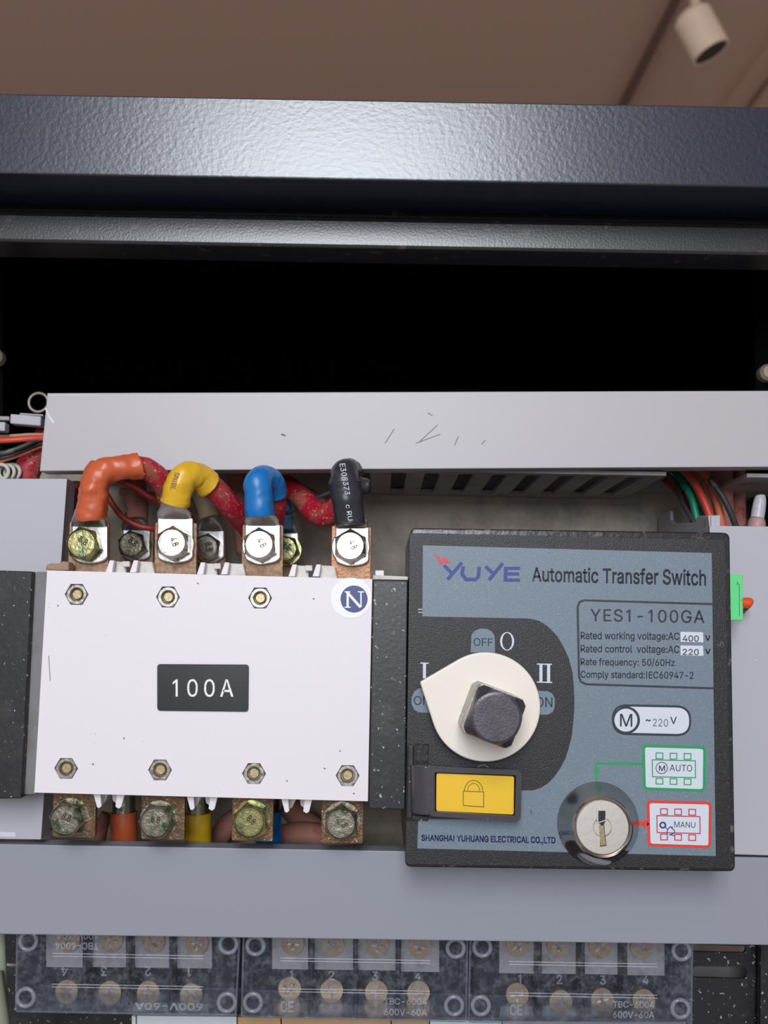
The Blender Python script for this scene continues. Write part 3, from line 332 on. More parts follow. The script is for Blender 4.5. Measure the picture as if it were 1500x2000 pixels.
def strokes(name, segs, wd, Y, m, parent=None):
    """straight pen strokes [(p,q[,w])] as thin flat bars"""
    vs, fs = [], []
    for s in segs:
        p, q = Vector(s[0]), Vector(s[1]); ww = s[2] if len(s) > 2 else wd
        d = (q - p).normalized(); n = Vector((-d.y, d.x)) * ww / 2; e = d * ww * 0.0
        k = len(vs); yy = Y - len(fs) * 3e-6
        vs += [P(*(p - e + n), yy), P(*(q + e + n), yy), P(*(q + e - n), yy), P(*(p - e - n), yy)]; fs.append([k, k + 1, k + 2, k + 3])
    o = mk(name, vs, fs, m, parent)
    if name in ('scratch', 'speck_dirt', 'scuff_mark', 'rib', 'plug_line'): o['kind'] = 'stuff'
    return o
def polystroke(pts, closed=False):
    r = [(pts[i], pts[i + 1]) for i in range(len(pts) - 1)]
    if closed: r.append((pts[-1], pts[0]))
    return r
def catmull(pts, n):
    p = [pts[0] * 2 - pts[1]] + pts + [pts[-1] * 2 - pts[-2]]; out = []
    for i in range(1, len(p) - 2):
        for k in range(n):
            t = k / n; a, b, c, d = p[i - 1], p[i], p[i + 1], p[i + 2]
            out.append(0.5 * ((2 * b) + (c - a) * t + (2 * a - 5 * b + 4 * c - d) * t * t + (3 * b - a - 3 * c + d) * t ** 3))
    out.append(pts[-1]); return out
def tube(name, path, r, m, parent=None, seg=20, n=8, wr=0.0, cap=True, flatten=1.0):
    """path of (px,py,Y[,r px at that depth]) ; r in metres"""
    pts = [P(a[0], a[1], a[2]) for a in path]
    rr = [Vector((S(a[3], a[2]) if len(a) > 3 else r, 0, 0)) for a in path]
    pts = catmull(pts, n); rr = [v.x for v in catmull(rr, n)]
    vs, fs = [], []; t0 = (pts[1] - pts[0]).normalized()
    u = t0.orthogonal().normalized()
    for i, p in enumerate(pts):
        t = ((pts[min(i + 1, len(pts) - 1)] - pts[max(i - 1, 0)])).normalized()
        u = (u - t * u.dot(t)).normalized(); v = t.cross(u)
        for k in range(seg):
            a = 2 * math.pi * k / seg; d = u * math.cos(a) + v * math.sin(a) * flatten
            q = p + d * rr[i]
            if wr: q += d * wr * (noise.noise(q * 170) + 0.6 * noise.noise(q * 420))
            vs.append(q)
        if i:
            b = (i - 1) * seg
            for k in range(seg): fs.append([b + k, b + (k + 1) % seg, b + seg + (k + 1) % seg, b + seg + k])
    if cap: fs += [list(range(seg)), list(range(len(vs) - seg, len(vs)))]
    o = mk(name, vs, fs, m, parent, smooth=True)
    for p_ in o.data.polygons:
        if len(p_.vertices) > 4: p_.use_smooth = False
    return o
def lathe_mesh(name, prof, m, seg=48, hexr=None, smooth=True):
    """profile of (r, y) turned about the Y axis, y negative = towards the viewer"""
    vs, fs = [], []
    for i, (r, y) in enumerate(prof):
        for k in range(seg):
            a = 2 * math.pi * k / seg; vs.append((r * math.cos(a), y, r * math.sin(a)))
        if i:
            b = (i - 1) * seg
            for k in range(seg): fs.append([b + k, b + (k + 1) % seg, b + seg + (k + 1) % seg, b + seg + k])
    fs += [list(range(seg)), list(range(len(vs) - seg, len(vs)))]
    me = bpy.data.meshes.new(name); me.from_pydata(vs, [], fs)
    bm = bmesh.new(); bm.from_mesh(me); bmesh.ops.remove_doubles(bm, verts=bm.verts, dist=1e-7); bmesh.ops.recalc_face_normals(bm, faces=bm.faces); bm.to_mesh(me); bm.free()
    me.materials.append(MATS[m])
    for p in me.polygons: p.use_smooth = smooth
    me.set_sharp_from_angle(angle=R(32))
    return me
def sharp(o, ang=35):
    o.data.shade_smooth() if False else None
    return o
def box(name, x0, x1, y0, y1, z0, z1, m, parent=None, bevel=0.0, seg=2):
    vs = [(x, y, z) for x in (x0, x1) for y in (y0, y1) for z in (z0, z1)]
    fs = [[0, 1, 3, 2], [4, 6, 7, 5], [0, 4, 5, 1], [2, 3, 7, 6], [0, 2, 6, 4], [1, 5, 7, 3]]
    return mk(name, vs, fs, m, parent, bevel, seg=seg)

YB, YW, YT, YD, YT2, YP = 0.418, 0.426, 0.4405, 0.450, 0.497, 0.545

# ------------------------------------------------------------------ the room
ZC = CAM.z + 1.62
tag(box('ceiling', -4, 4, -3.2, 4.2, ZC, ZC + 0.1, 'ceiling_paint'), kind='structure')
tag(box('floor', -4, 4, -3.2, 4.2, -0.1, 0.0, 'floor_tile'), kind='structure')
tag(box('wall_back', -4, 4, 4.2, 4.3, 0, ZC, 'wall_paint'), kind='structure')
def ceil(px, py, dz=0.0):
    d = MR @ Vector(((px - CX) / F, -(py - CY) / F, -1.0)); return CAM + d * ((ZC - dz - CAM.z) / d.z)
# a shallow dropped panel, a rail, and a dark strip drawing a shadow line
def ceil_bar(name, pts, dz, m, **k):
    a = [ceil(x, y, dz) for x, y in pts]; b = [Vector((v.x, v.y, ZC - 0.0005)) for v in a]; n = len(a)
    return mk(name, a + b, [list(range(n)), list(range(2 * n - 1, n - 1, -1))] + [[i, (i + 1) % n, n + (i + 1) % n, n + i] for i in range(n)], m, None, **k)
tag(ceil_bar('shadow_strip', [(1152, 330), (1163, 333), (1350, -40), (1341, -40)], 0.03, 'shadow_strip_brown'), kind='structure')
tag(ceil_bar('trim_2', [(1330, 330), (1365, 330), (1640, -40), (1605, -40)], 0.02, 'ceiling_paint'), kind='structure')
tag(ceil_bar('trim_3', [(1395, 330), (1700, 330), (1900, -40), (1670, -40)], 0.05, 'ceiling_paint'), kind='structure')

# spotlight
lp0, lp1 = P(1347, 25, 2.03), P(1389, 103, 2.03)
sp = empty('spotlight', ceil(1330, -60), 'small beige cylinder spotlight hanging from the ceiling above the cabinet', 'lamp')
ax = (lp1 - lp0).normalized()
rot = Vector((0, -1, 0)).rotation_difference(ax).to_matrix()
def axial(name, prof, base, rot, m, parent, seg=40):
    me = lathe_mesh(name, prof, m, seg); me.transform(rot.to_4x4()); return link_mesh(name, me, parent, base)
Ls = (lp1 - lp0).length
axial('lamp_housing', [(0.0, 0.0), (0.030, 0.0), (0.0425, -0.012), (0.0425, -Ls * 0.42), (0.0415, -Ls * 0.425), (0.0415, -Ls * 0.435), (0.0425, -Ls * 0.44), (0.0425, -Ls), (0.037, -Ls), (0.034, -Ls + 0.05), (0.0, -Ls + 0.055)], lp0, rot, 'lamp_paint', sp)
axial('lamp_reflector', [(0.0365, -Ls + 0.001), (0.0335, -Ls + 0.045), (0.0, -Ls + 0.050)], lp0, rot, 'lamp_inside', sp)
tube('lamp_stem', [(1366, 55, 2.05), (1361, 20, 2.05), (1353, -20, 2.08), (1346, -70, 2.12)], 0.011, 'lamp_paint', sp, seg=12)

# ------------------------------------------------------------------ cabinet
cab = empty('electrical_cabinet', (0, 0.5, 0.95), 'open black powder-coated steel electrical cabinet with its front beam across the top', 'cabinet')
def zat(py, Y): return P(750, py, Y).z
zt, zb = zat(195, 0.40), zat(352, 0.40)
zl0, zl1 = zat(425, 0.432), zat(487, 0.432)
HX = 0.33
def xprofile(name, prof, m, parent, bevel=0, seg=3, x0=-HX, x1=HX):
    n = len(prof); a = [(x0, y, z) for y, z in prof]; b = [(x1, y, z) for y, z in prof]
    return mk(name, a + b, [list(range(n)), list(range(2 * n - 1, n - 1, -1))] + [[i, (i + 1) % n, n + (i + 1) % n, n + i] for i in range(n)], m, parent, bevel, seg=seg)
xprofile('front_beam', [(0.400, zt), (0.400, zb), (0.4315, zb), (0.4315, zb + 0.003), (0.403, zb + 0.003), (0.403, zt - 0.003), (0.44, zt - 0.003), (0.44, zt)], 'black_powder', cab, 0.0009)
xprofile('door_seal_lip', [(0.436, zb + 0.003), (0.436, zl0 + 0.0015), (0.4325, zl0), (0.4300, zl0 - 0.003), (0.4300, zl1 + 0.001), (0.4310, zl1), (0.450, zl1), (0.450, zl1 + 0.0015), (0.438, zl1 + 0.0015), (0.438, zb + 0.003)], 'black_lip', cab, 0.0005)
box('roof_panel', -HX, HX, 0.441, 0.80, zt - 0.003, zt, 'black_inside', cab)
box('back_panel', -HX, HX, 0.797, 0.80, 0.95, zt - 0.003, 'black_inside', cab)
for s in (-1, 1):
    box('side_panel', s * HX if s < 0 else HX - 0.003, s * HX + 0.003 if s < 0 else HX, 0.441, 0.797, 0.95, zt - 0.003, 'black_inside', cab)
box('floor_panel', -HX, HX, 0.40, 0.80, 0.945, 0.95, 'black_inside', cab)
# mounting plate with lighter dusty paint
a, b = P(60, 850, YP), P(1560, 2150, YP)
mp = box('mounting_plate', a.x, b.x, YP, YP + 0.003, b.z, a.z, 'plate_dusty', cab)
mp['label'] = 'beige-grey dusty mounting plate'
for (x, y, r) in ((-9, 697, 16), (1499, 728, 17)):  # pale round discs just in front of the side rails
    c = P(x, y, 0.52)
    me = lathe_mesh('pale_disc', [(0, -0.003), (S(r, .52) * .7, -0.003), (S(r, .52), -0.001), (S(r, .52), 0.004), (0, 0.004)], 'metal_pale', 24)
    link_mesh('pale_disc', me, cab, c)
for s, x in ((-1, -40), (1, 1535)):
    pp = [(x - 60, 520), (x + 45, 520), (x + 45, 1100), (x - 60, 1100)]
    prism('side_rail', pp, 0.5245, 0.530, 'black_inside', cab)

# ------------------------------------------------------------------ wire ducts (trunking)
def duct_lid(parent, q, m, depth=0.012, name='lid'):
    big = q
    o = plate(name, q, [], YD, YD + 0.0015, m, parent, 0.0004)
    plate('lid_flange', q, [inset(q, 5)], YD + 0.0015, YD + depth, m, parent)
    return o
def hslot_wall(name, parent, x0, x1, y0, y1, z, t, slots, m):
    """horizontal wall with slots; slots are (xa, xb, ya, yb)"""
    K = 10000.0
    out = [(x0 * K, y0 * K), (x1 * K, y0 * K), (x1 * K, y1 * K), (x0 * K, y1 * K)]; hs = []
    for xa, xb, ya, yb in slots:
        hs.append(rrect([(xa * K, ya * K), (xb * K, ya * K), (xb * K, yb * K), (xa * K, yb * K)], 22, 5))
    vs, fs = curve_mesh([out] + hs, 0.5)
    wv = [Vector((v.x / K, v.y / K, z + v.z * t)) for v in vs]
    return mk(name, wv, fs, m, parent)
td = empty('wire_duct', P(800, 840, 0.49), 'long horizontal light grey wire duct running above the switch', 'wire duct', None)
qt = [(93, 768), (1640, 763), (1640, 911), (78, 920)]
duct_lid(td, qt, 'duct_top_grey')
zbot = P(800, 917, YD).z
slots = [(P(764 + 66.4 * i, 930, 0.463).x, P(764 + 66.4 * i + 30, 930, 0.463).x, 0.4645, 0.530) for i in range(8)]
hslot_wall('slotted_wall', td, P(722, 930, 0.463).x, P(1296, 930, 0.463).x, 0.4585, 0.5445, zbot + 0.0015, 0.0018, slots, 'duct_dusty')
hslot_wall('slotted_wall', td, P(1452, 930, 0.463).x, P(1640, 930, 0.463).x, 0.4585, 0.5445, zbot + 0.0015, 0.0018, [], 'duct_dusty')
xa, xb = P(95, 900, 0.46).x, P(1640, 930, 0.463).x
ztop = P(800, 768, YD).z
box('upper_wall', xa, xb, 0.4585, 0.540, ztop - 0.0032, ztop - 0.0014, 'duct_dusty', td)
box('rear_wall', xa, xb, 0.538, 0.540, zbot + 0.004, ztop - 0.0035, 'duct_dusty', td)
strokes('scratch', [((770, 838), (752, 866)), ((855, 830), (820, 862)), ((860, 848), (812, 866)), ((895, 853), (888, 870)), ((549, 848), (558, 851), 3), ((835, 806), (845, 812)), ((948, 860), (940, 868))], 1.4, YD - 0.00006, 'scratch_dark', td)
strokes('scuff_mark', [((89, 797), (97, 815), 3.2), ((97, 815), (105, 826), 5), ((95, 772), (190, 771), 1.2)], 3, YD - 0.00006, 'scuff_white', td)

ld = empty('wire_duct', P(40, 1290, 0.49), 'vertical light grey wire duct at the left behind the black end of the switch', 'wire duct')
duct_lid(ld, [(-70, 935), (131, 935), (80, 1640), (-80, 1638)], 'duct_grey', 0.014)
a = P(122, 1000, 0.464)
prism('side_wall', [(118, 945), (126, 945), (76, 1636), (68, 1636)], 0.4645, 0.500, 'duct_dusty', ld)
prism('end_wall', [(-70, 941), (118, 941), (117, 948), (-70, 948)], 0.4645, 0.500, 'duct_dusty', ld)
strokes('scuff_mark', [((0, 1629), (30, 1630), 9)], 3, YD - 0.00006, 'scuff_white', ld)

rd = empty('wire_duct', P(1470, 1350, 0.49), 'vertical light grey wire duct at the right beside the black control box', 'wire duct')
duct_lid(rd, [(1386, 1027), (1660, 1030), (1660, 1676), (1400, 1668)], 'duct_grey')
wx = P(1390, 1029, YD + 0.002).x
def Zx(py, Y):   # height on the wall plane x = wx
    lo, hi = 0.0, 3.0
    # solve px so that P(px,py,Y).x == wx
    px = 1390
    for _ in range(20): px += (wx - P(px, py, Y).x) * F / Y
    return P(px, py, Y).z
prof = [(0.4525, 1040), (0.4525, 1010), (0.4535, 1006), (0.471, 1008), (0.4735, 1011), (0.476, 1021), (0.512, 1022), (0.5165, 1016), (0.5175, 998), (0.520, 997), (0.540, 1008), (0.540, 1200), (0.4525, 1240)]
vs = [Vector((wx + dx, y, Zx(py, y))) for dx in (0, 0.0018) for y, py in prof]; n = len(prof)
mk('slotted_wall', vs, [list(range(n)), list(range(2 * n - 1, n - 1, -1))] + [[i, (i + 1) % n, n + (i + 1) % n, n + i] for i in range(n)], 'duct_grey', rd, 0.0003)
prism('snap_tab', [(1383, 1007), (1407, 1006), (1407, 1030), (1386, 1030)], 0.4535, 0.459, 'duct_grey', rd, 0.0004)
box('rear_wall', wx + 0.002, P(1660, 1100, 0.538).x, 0.538, 0.540, P(1400, 1650, 0.538).z, P(1400, 1040, 0.538).z, 'duct_dusty', rd)

bd = empty('wire_duct', P(750, 1750, 0.49), 'wide horizontal light grey wire duct running below the switch', 'wire duct')
duct_lid(bd, [(-90, 1647), (1660, 1678), (1660, 1848), (-90, 1823)], 'duct_shaded_grey')
z2 = P(750, 1668, YD).z
box('rear_wall', P(-60, 1700, .538).x, P(1660, 1700, .538).x, 0.538, 0.540, P(750, 1700, .538).z - 0.03, P(750, 1700, .538).z, 'duct_dusty', bd)

# loose slotted fingers, far left
fg = empty('duct_finger', P(40, 820, 0.47), 'pale grey broken duct fingers poking out left of the upper wire duct', 'duct finger')
prism('finger', [(20, 808), (80, 813), (79, 832), (19, 827)], 0.470, 0.476, 'duct_grey', fg, 0.0006)
prism('finger', [(-20, 823), (10, 824), (9, 842), (-20, 840)], 0.468, 0.474, 'duct_grey', fg, 0.0006)
prism('finger', [(-20, 812), (18, 813), (18, 821), (-20, 820)], 0.480, 0.484, 'duct_dusty', fg, 0.0004)
prism('finger', [(38, 806), (84, 809), (84, 813), (38, 811)], 0.480, 0.484, 'duct_dusty', fg, 0.0004)
me = bpy.data.meshes.new('x')
def ring(name, px, py, Y, rpx, tpx, m, parent=None, n=40):
    c = P(px, py, Y); rr, tt = S(rpx, Y), S(tpx, Y); vs, fs = [], []
    for i in range(n):
        a = 2 * math.pi * i / n
        for k in range(10):
            b = 2 * math.pi * k / 10; q = rr + tt * math.cos(b)
            vs.append((c.x + q * math.cos(a), c.y + tt * math.sin(b), c.z + q * math.sin(a)))
            fs.append([i * 10 + k, i * 10 + (k + 1) % 10, ((i + 1) % n) * 10 + (k + 1) % 10, ((i + 1) % n) * 10 + k])
    return mk(name, vs, fs, m, parent, smooth=True)
tag(ring('cable_ring', 75, 786, 0.54, 19, 2.6, 'metal_pale'), 'pale ring grommet behind the left end of the upper wire duct', 'ring')

# ------------------------------------------------------------------ TRANSFER SWITCH
sw = empty('transfer_switch', P(750, 1560, 0.48), 'automatic transfer switch with white terminal housing and black control box', 'switch')
# rear body, behind the front cover
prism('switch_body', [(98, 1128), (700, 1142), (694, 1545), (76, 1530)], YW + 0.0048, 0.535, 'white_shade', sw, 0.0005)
# black left end and grey strip
lb = prism('end_cap', [(-60, 1112), (63, 1116), (41, 1560), (-60, 1561)], YW - 0.001, 0.4495, 'black_side', sw, 0.0006)
lb['label'] = 'black left end cap with dusty rubbed face'
gs = prism('side_strip', [(62, 1117), (95, 1117), (70, 1551), (40, 1553)], YW + 0.003, 0.4495, 'grey_plastic', sw, 0.0004)
gs['label'] = 'grey strip between end cap and white cover'
# black strip to the right of the white housing
bs = prism('divider_strip', [(728, 1133), (797, 1134), (792, 1582), (719, 1580)], YW - 0.0005, 0.50, 'black_side', sw, 0.0006)
prism('divider_ledge', [(728, 1123), (797, 1126), (797, 1133), (728, 1132)], YW + 0.001, 0.47, 'white_shade', sw, 0.0003)
prism('divider_nub', [(733, 1114), (750, 1114), (750, 1128), (733, 1128)], YW + 0.006, 0.44, 'white_plastic', sw, 0.0003)
# white front cover with hexagonal pockets
NUTS = [(149.5, 1161), (328, 1166), (508, 1168), (129, 1501), (312.5, 1504), (496, 1511), (679, 1515)]
def hexa(cx, cy, r, a=0.012): return [(cx + r * math.cos(a + math.pi * i / 3), cy + r * math.sin(a + math.pi * i / 3)) for i in range(6)]
wc = plate('front_cover', [(92, 1114), (727, 1131), (718.5, 1565), (67, 1548)], [hexa(x, y, 23.5) for x, y in NUTS], YW, YW + 0.0035, 'white_plastic', sw, 0.0004)
wc['label'] = 'white front cover with hexagonal nut pockets'
plate('cover_edge', [(92, 1114), (727, 1131), (718.5, 1565), (67, 1548)], [[(97, 1119), (722, 1135), (714, 1560), (72, 1543)]], YW + 0.0035, YW + 0.012, 'white_plastic', sw)
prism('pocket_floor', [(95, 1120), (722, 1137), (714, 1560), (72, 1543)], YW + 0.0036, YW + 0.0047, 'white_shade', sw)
# nuts (shared mesh)
YN = YW + 0.0006
rn = S(22.3, YN)
def nut_mesh():
    bm = bmesh.new(); K = 24
    def loop(rf, y):
        return [bm.verts.new((rf(2 * math.pi * k / K) * math.cos(2 * math.pi * k / K), y, rf(2 * math.pi * k / K) * math.sin(2 * math.pi * k / K))) for k in range(K)]
    def hx(a):
        b = (a % (math.pi / 3)) - math.pi / 6; return rn * math.cos(math.pi / 6) / math.cos(b)
    ls = [loop(hx, 0.0028), loop(hx, 0.0005), loop(lambda a: rn * 0.84, 0), loop(lambda a: rn * 0.62, 0), loop(lambda a: rn * 0.56, 0.0006), loop(lambda a: rn * 0.56, 0.0028)]
    for A, B in zip(ls, ls[1:] + ls[:1]):
        for k in range(K): bm.faces.new((A[k], A[(k + 1) % K], B[(k + 1) % K], B[k]))
    bmesh.ops.recalc_face_normals(bm, faces=bm.faces)
    me = bpy.data.meshes.new('nut'); bm.to_mesh(me); bm.free(); me.materials.append(MATS['nut_steel']); return me
NM = nut_mesh()
BE = lathe_mesh('bolt_end', [(0, 0.0008), (rn * 0.38, 0.0008), (rn * 0.46, 0.0014), (rn * 0.46, 0.0028), (0, 0.0028)], 'brass', 24)
for x, y in NUTS:
    c = P(x, y, YN); nn = link_mesh('nut', NM, sw, c)
    link_mesh('bolt_end', BE, nn, c)
# rating plate
rp = prism('rating_plate', rrect([(307, 1297), (486, 1298), (485, 1390), (307, 1388)], 7, 4), YW - 0.0007, YW, 'plate_black', sw)
text('100A', tq(337, 1326, 456, 35, 0.004), YW - 0.00078, 'sticker_white', rp, spacing=1.22, bold=0.012)
# N sticker
ns = prism('neutral_sticker', circ(686, 1168, 39.5, 48), YW - 0.0002, YW, 'sticker_white', sw)
flat('sticker_disc', circ(691.5, 1170, 26.5, 40), YW - 0.00026, 'sticker_navy', ns)
yN = YW - 0.00032
def off(pts, dx, dy, s=1.0): return [(dx + x * s, dy + y * s) for x, y in pts]
strokes('lettering', [((679, 1156), (679, 1186), 4.4), ((705, 1156), (705, 1186), 2.6), ((677.5, 1156), (704, 1186), 5.0), ((673, 1156), (684, 1156), 2.2), ((673, 1186), (685, 1186), 2.2), ((699, 1156), (711, 1156), 2.2)], 3, yN, 'sticker_white', ns)
strokes('speck_dirt', [((241, 1441), (243, 1443), 3), ((181, 1491), (182, 1494), 3), ((663, 1467), (665, 1467), 3), ((690, 1549), (692, 1551), 3), ((560, 1524), (561, 1527), 2), ((632, 1500), (636, 1502), 2), ((385, 1138), (388, 1141), 2), ((611, 1169), (614, 1170), 2.5), ((112, 1182), (114, 1184), 2.5), ((95, 1280), (98, 1330), 1.2)], 2, YW - 0.00005, 'stamp_ink', wc)

# clips along the top and teeth along the bottom
def clip(x, y, w=80, both=True):
    for k, (dx, dep) in enumerate(((0, 0.0), (47, 0.0))):
        prism('clip', [(x + dx + 8, y), (x + dx + 17, y + 0.5), (x + dx + 13, y + 24), (x + dx, y + 24)], YW + 0.0045, YW + 0.008, 'white_plastic', sw, 0.0003)
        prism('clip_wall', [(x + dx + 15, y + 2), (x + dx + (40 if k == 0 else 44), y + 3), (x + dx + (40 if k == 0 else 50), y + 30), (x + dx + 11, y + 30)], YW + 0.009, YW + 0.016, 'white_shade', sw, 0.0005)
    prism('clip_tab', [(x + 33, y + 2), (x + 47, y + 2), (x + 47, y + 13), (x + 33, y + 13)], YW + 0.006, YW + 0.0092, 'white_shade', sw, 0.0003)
clip(206, 1094); clip(384, 1098); clip(563, 1102)
for x, y in ((182, 1550), (364, 1554), (549, 1559)):
    prism('tooth', [(x, y), (x + 14, y), (x + 16, y + 25), (x + 11, y + 29), (x + 7, y + 27)], YW + 0.0045, YW + 0.007, 'white_plastic', sw, 0.0003)
    prism('tooth', [(x + 46, y), (x + 61, y + 1), (x + 55, y + 26), (x + 50, y + 30), (x + 43, y + 26)], YW + 0.0045, YW + 0.007, 'white_plastic', sw, 0.0003)
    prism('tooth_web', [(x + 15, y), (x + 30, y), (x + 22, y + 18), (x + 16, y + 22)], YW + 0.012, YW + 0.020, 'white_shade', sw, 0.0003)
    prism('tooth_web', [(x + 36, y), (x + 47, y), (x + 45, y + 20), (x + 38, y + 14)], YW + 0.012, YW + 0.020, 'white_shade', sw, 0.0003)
def lump(name, poly, Y0, Y1, m, parent):
    return prism(name, poly, Y0, Y1, m, parent, 0.0008, 3)
lump('dust_ridge', [(88, 1114), (90, 1103), (100, 1100), (112, 1101), (122, 1096), (134, 1097), (134, 1114)], YW + 0.004, YW + 0.012, 'dust', sw)

# terminals and bolts
def tab(q, Y, m, r=5, label=None, rear=0.012):
    o = prism('terminal_tab', rrect(q, r, 3), Y, Y + 0.0028, m, sw, 0.0003)
    if label: o['label'] = label
    return o
tab([(136, 1018), (213, 1018), (211, 1125), (132, 1122)], YT, 'copper_dust')
tab([(303, 1020), (384, 1021), (383, 1135), (301, 1133)], YT, 'copper_dust')
tab([(474, 1024), (553, 1025), (552, 1140), (471, 1138)], YT, 'copper_dust')
tab([(648, 1026), (725, 1029), (724, 1143), (646, 1141)], YT, 'copper_bright', label='brighter copper neutral terminal tab')
tab([(236, 1030), (300, 1030), (297, 1170), (232, 1168)], YT2, 'copper_dust')
tab([(384, 1036), (440, 1036), (440, 1170), (380, 1168)], YT2, 'copper_dust')
tab([(530, 1043), (581, 1043), (580, 1170), (528, 1168)], YT2, 'copper_dust')
tab([(103, 1535), (188, 1535), (186, 1637), (102, 1635)], YT, 'copper_lower')
tab([(276, 1538), (362, 1540), (360, 1641), (275, 1639)], YT, 'copper_lower')
tab([(454, 1542), (535, 1543), (533, 1644), (452, 1642)], YT, 'copper_lower')
tab([(628, 1546), (711, 1548), (709, 1648), (627, 1647)], YT, 'copper_lower')
for (x, y) in ((631, 1646), (643, 1647), (655, 1647), (667, 1647), (679, 1648), (691, 1648), (703, 1648)):
    pass
def bolt_mesh(m, R0=0.0079, rt=0.0058, h=0.0072):
    bm = bmesh.new(); K = 48
    def loop(rf, y): return [bm.verts.new((rf(2 * math.pi * k / K) * math.cos(2 * math.pi * k / K), y, rf(2 * math.pi * k / K) * math.sin(2 * math.pi * k / K))) for k in range(K)]
    def hx(a):
        b = (a % (math.pi / 3)) - math.pi / 6; return R0 * math.cos(math.pi / 6) / math.cos(b)
    ap = R0 * math.cos(math.pi / 6)
    ls = [loop(hx, 0.0), loop(hx, -h + 0.0018)]
    ls.append(loop(lambda a: min(hx(a), ap * 1.0), -h + 0.0009)); ls.append(loop(lambda a: rt, -h)); ls.append(loop(lambda a: rt * 0.93, -h)); ls.append(loop(lambda a: rt * 0.90, -h + 0.0002))
    for A, B in zip(ls, ls[1:]):
        for k in range(K): bm.faces.new((A[k], A[(k + 1) % K], B[(k + 1) % K], B[k]))
    bm.faces.new(ls[0]); bm.faces.new(ls[-1]); bmesh.ops.recalc_face_normals(bm, faces=bm.faces)
    me = bpy.data.meshes.new('bolt'); bm.to_mesh(me); bm.free(); me.materials.append(MATS[m]); return me
BM = {m: bolt_mesh(m) for m in ('bolt_zinc', 'bolt_yellow', 'bolt_dull')}
WM = {m: lathe_mesh('washer', [(0.0, -0.0014), (0.0082, -0.0014), (0.0086, -0.0011), (0.0086, 0), (0, 0)], m, 40) for m in ('bolt_zinc', 'bolt_yellow', 'bolt_dull')}
def bolt(hx_, hy_, Yb, m, ang, mark='8.8', s=1.0, tilt=0.0):
    """hx_, hy_ = centre of the round head face in the photograph"""
    c0 = P(hx_, hy_, Yb - 0.0072 * s); c = Vector((c0.x, Yb, c0.z))
    o = link_mesh('bolt', BM[m], sw, c); o.rotation_euler = (0, ang, 0); o.scale = (s, s, s)
    me = WM[m]; wsh = bpy.data.objects.new('washer', me); COL.objects.link(wsh); wsh.parent = o; wsh.location = (0, 0.0013, 0)
    a = ang
    cu = [(-9, -13), (9, -13), (9, 1), (-9, 1)]
    q = [(hx_ + (x * math.cos(a * 2.3) - y * math.sin(a * 2.3)), hy_ + (x * math.sin(a * 2.3) + y * math.cos(a * 2.3))) for x, y in cu]
    t = text(mark, q, c.y - 0.0070 * s - 0.00008, 'bolt_mark', None, name='grade_mark', outline=0.05)
    w = t.location.copy(); t.parent = o; t.matrix_parent_inverse = (Matrix.Translation(c) @ Matrix.Rotation(ang, 4, 'Y') @ Matrix.Scale(s, 4)).inverted()
    return o
YLB = YT - 0.0024
bolt(159, 1061, YLB, 'bolt_yellow', 0.25, '8.8')
bolt(335, 1060, YLB, 'bolt_zinc', 0.52, '4.8')
bolt(506, 1063, YLB, 'bolt_zinc', 0.45, '4.8')
bolt(684, 1066, YLB, 'bolt_zinc', 0.50, '4.8')
bolt(256, 1063, YT2 - 0.0024, 'bolt_dull', 0.3, '8.8', 0.95)
bolt(402, 1069, YT2 - 0.0024, 'bolt_zinc', 0.6, '8.8', 0.95)
bolt(556, 1072, YT2 - 0.0024, 'bolt_yellow', 0.2, '8.8', 0.95)
bolt(127, 1602, YT, 'bolt_dull', 0.20, '8.8')
bolt(303, 1607, YT, 'bolt_dull', 0.05, '8.8')
bolt(487, 1606, YT, 'bolt_yellow', 0.30, '8.8')
bolt(666, 1609, YT, 'bolt_dull', 0.50, '4.8')

# ---- control box (front panel carries all the print)
bsh = prism('box_shell', rrect([(801, 1031), (1426, 1040), (1437, 1703), (791, 1694)], 13, 5), YB + 0.0022, 0.505, 'box_rim', sw, 0.0010, 3)
bsh['label'] = 'black control box housing with worn glossy rim'
fp = plate('front_panel', rrect([(800, 1041), (1416, 1054), (1428, 1697), (792, 1688)], 8, 4), [rrect([(812, 1453), (838, 1454), (836, 1497), (812, 1496)], 2, 2)], YB, YB + 0.0023, 'box_black', sw, 0.0004)
fp['label'] = 'black grained front panel with grey printed film'
YF = YB - 0.00012
Y1, Y2, Y3, Y4 = YF - 0.00006, YF - 0.00012, YF - 0.00018, YF - 0.00024
film = [(826, 1065), (1390, 1080), (1394, 1380), (1398, 1672), (815, 1657), (817, 1600), (1000, 1600), (1010, 1545), (1024, 1543.6), (1041, 1543.6), (1056, 1539), (1070, 1530), (1083, 1517), (1094, 1501), (1104, 1482), (1111, 1461), (1117, 1436), (1120, 1408), (1122, 1379), (1121, 1345), (1118, 1312), (1111, 1286), (1101, 1264), (1089, 1243), (1075, 1228), (1064, 1219), (1053, 1213), (1042, 1209.5), (1029, 1208), (825, 1204)]
plate('printed_film', film, [], YF, None, 'film_grey', fp)
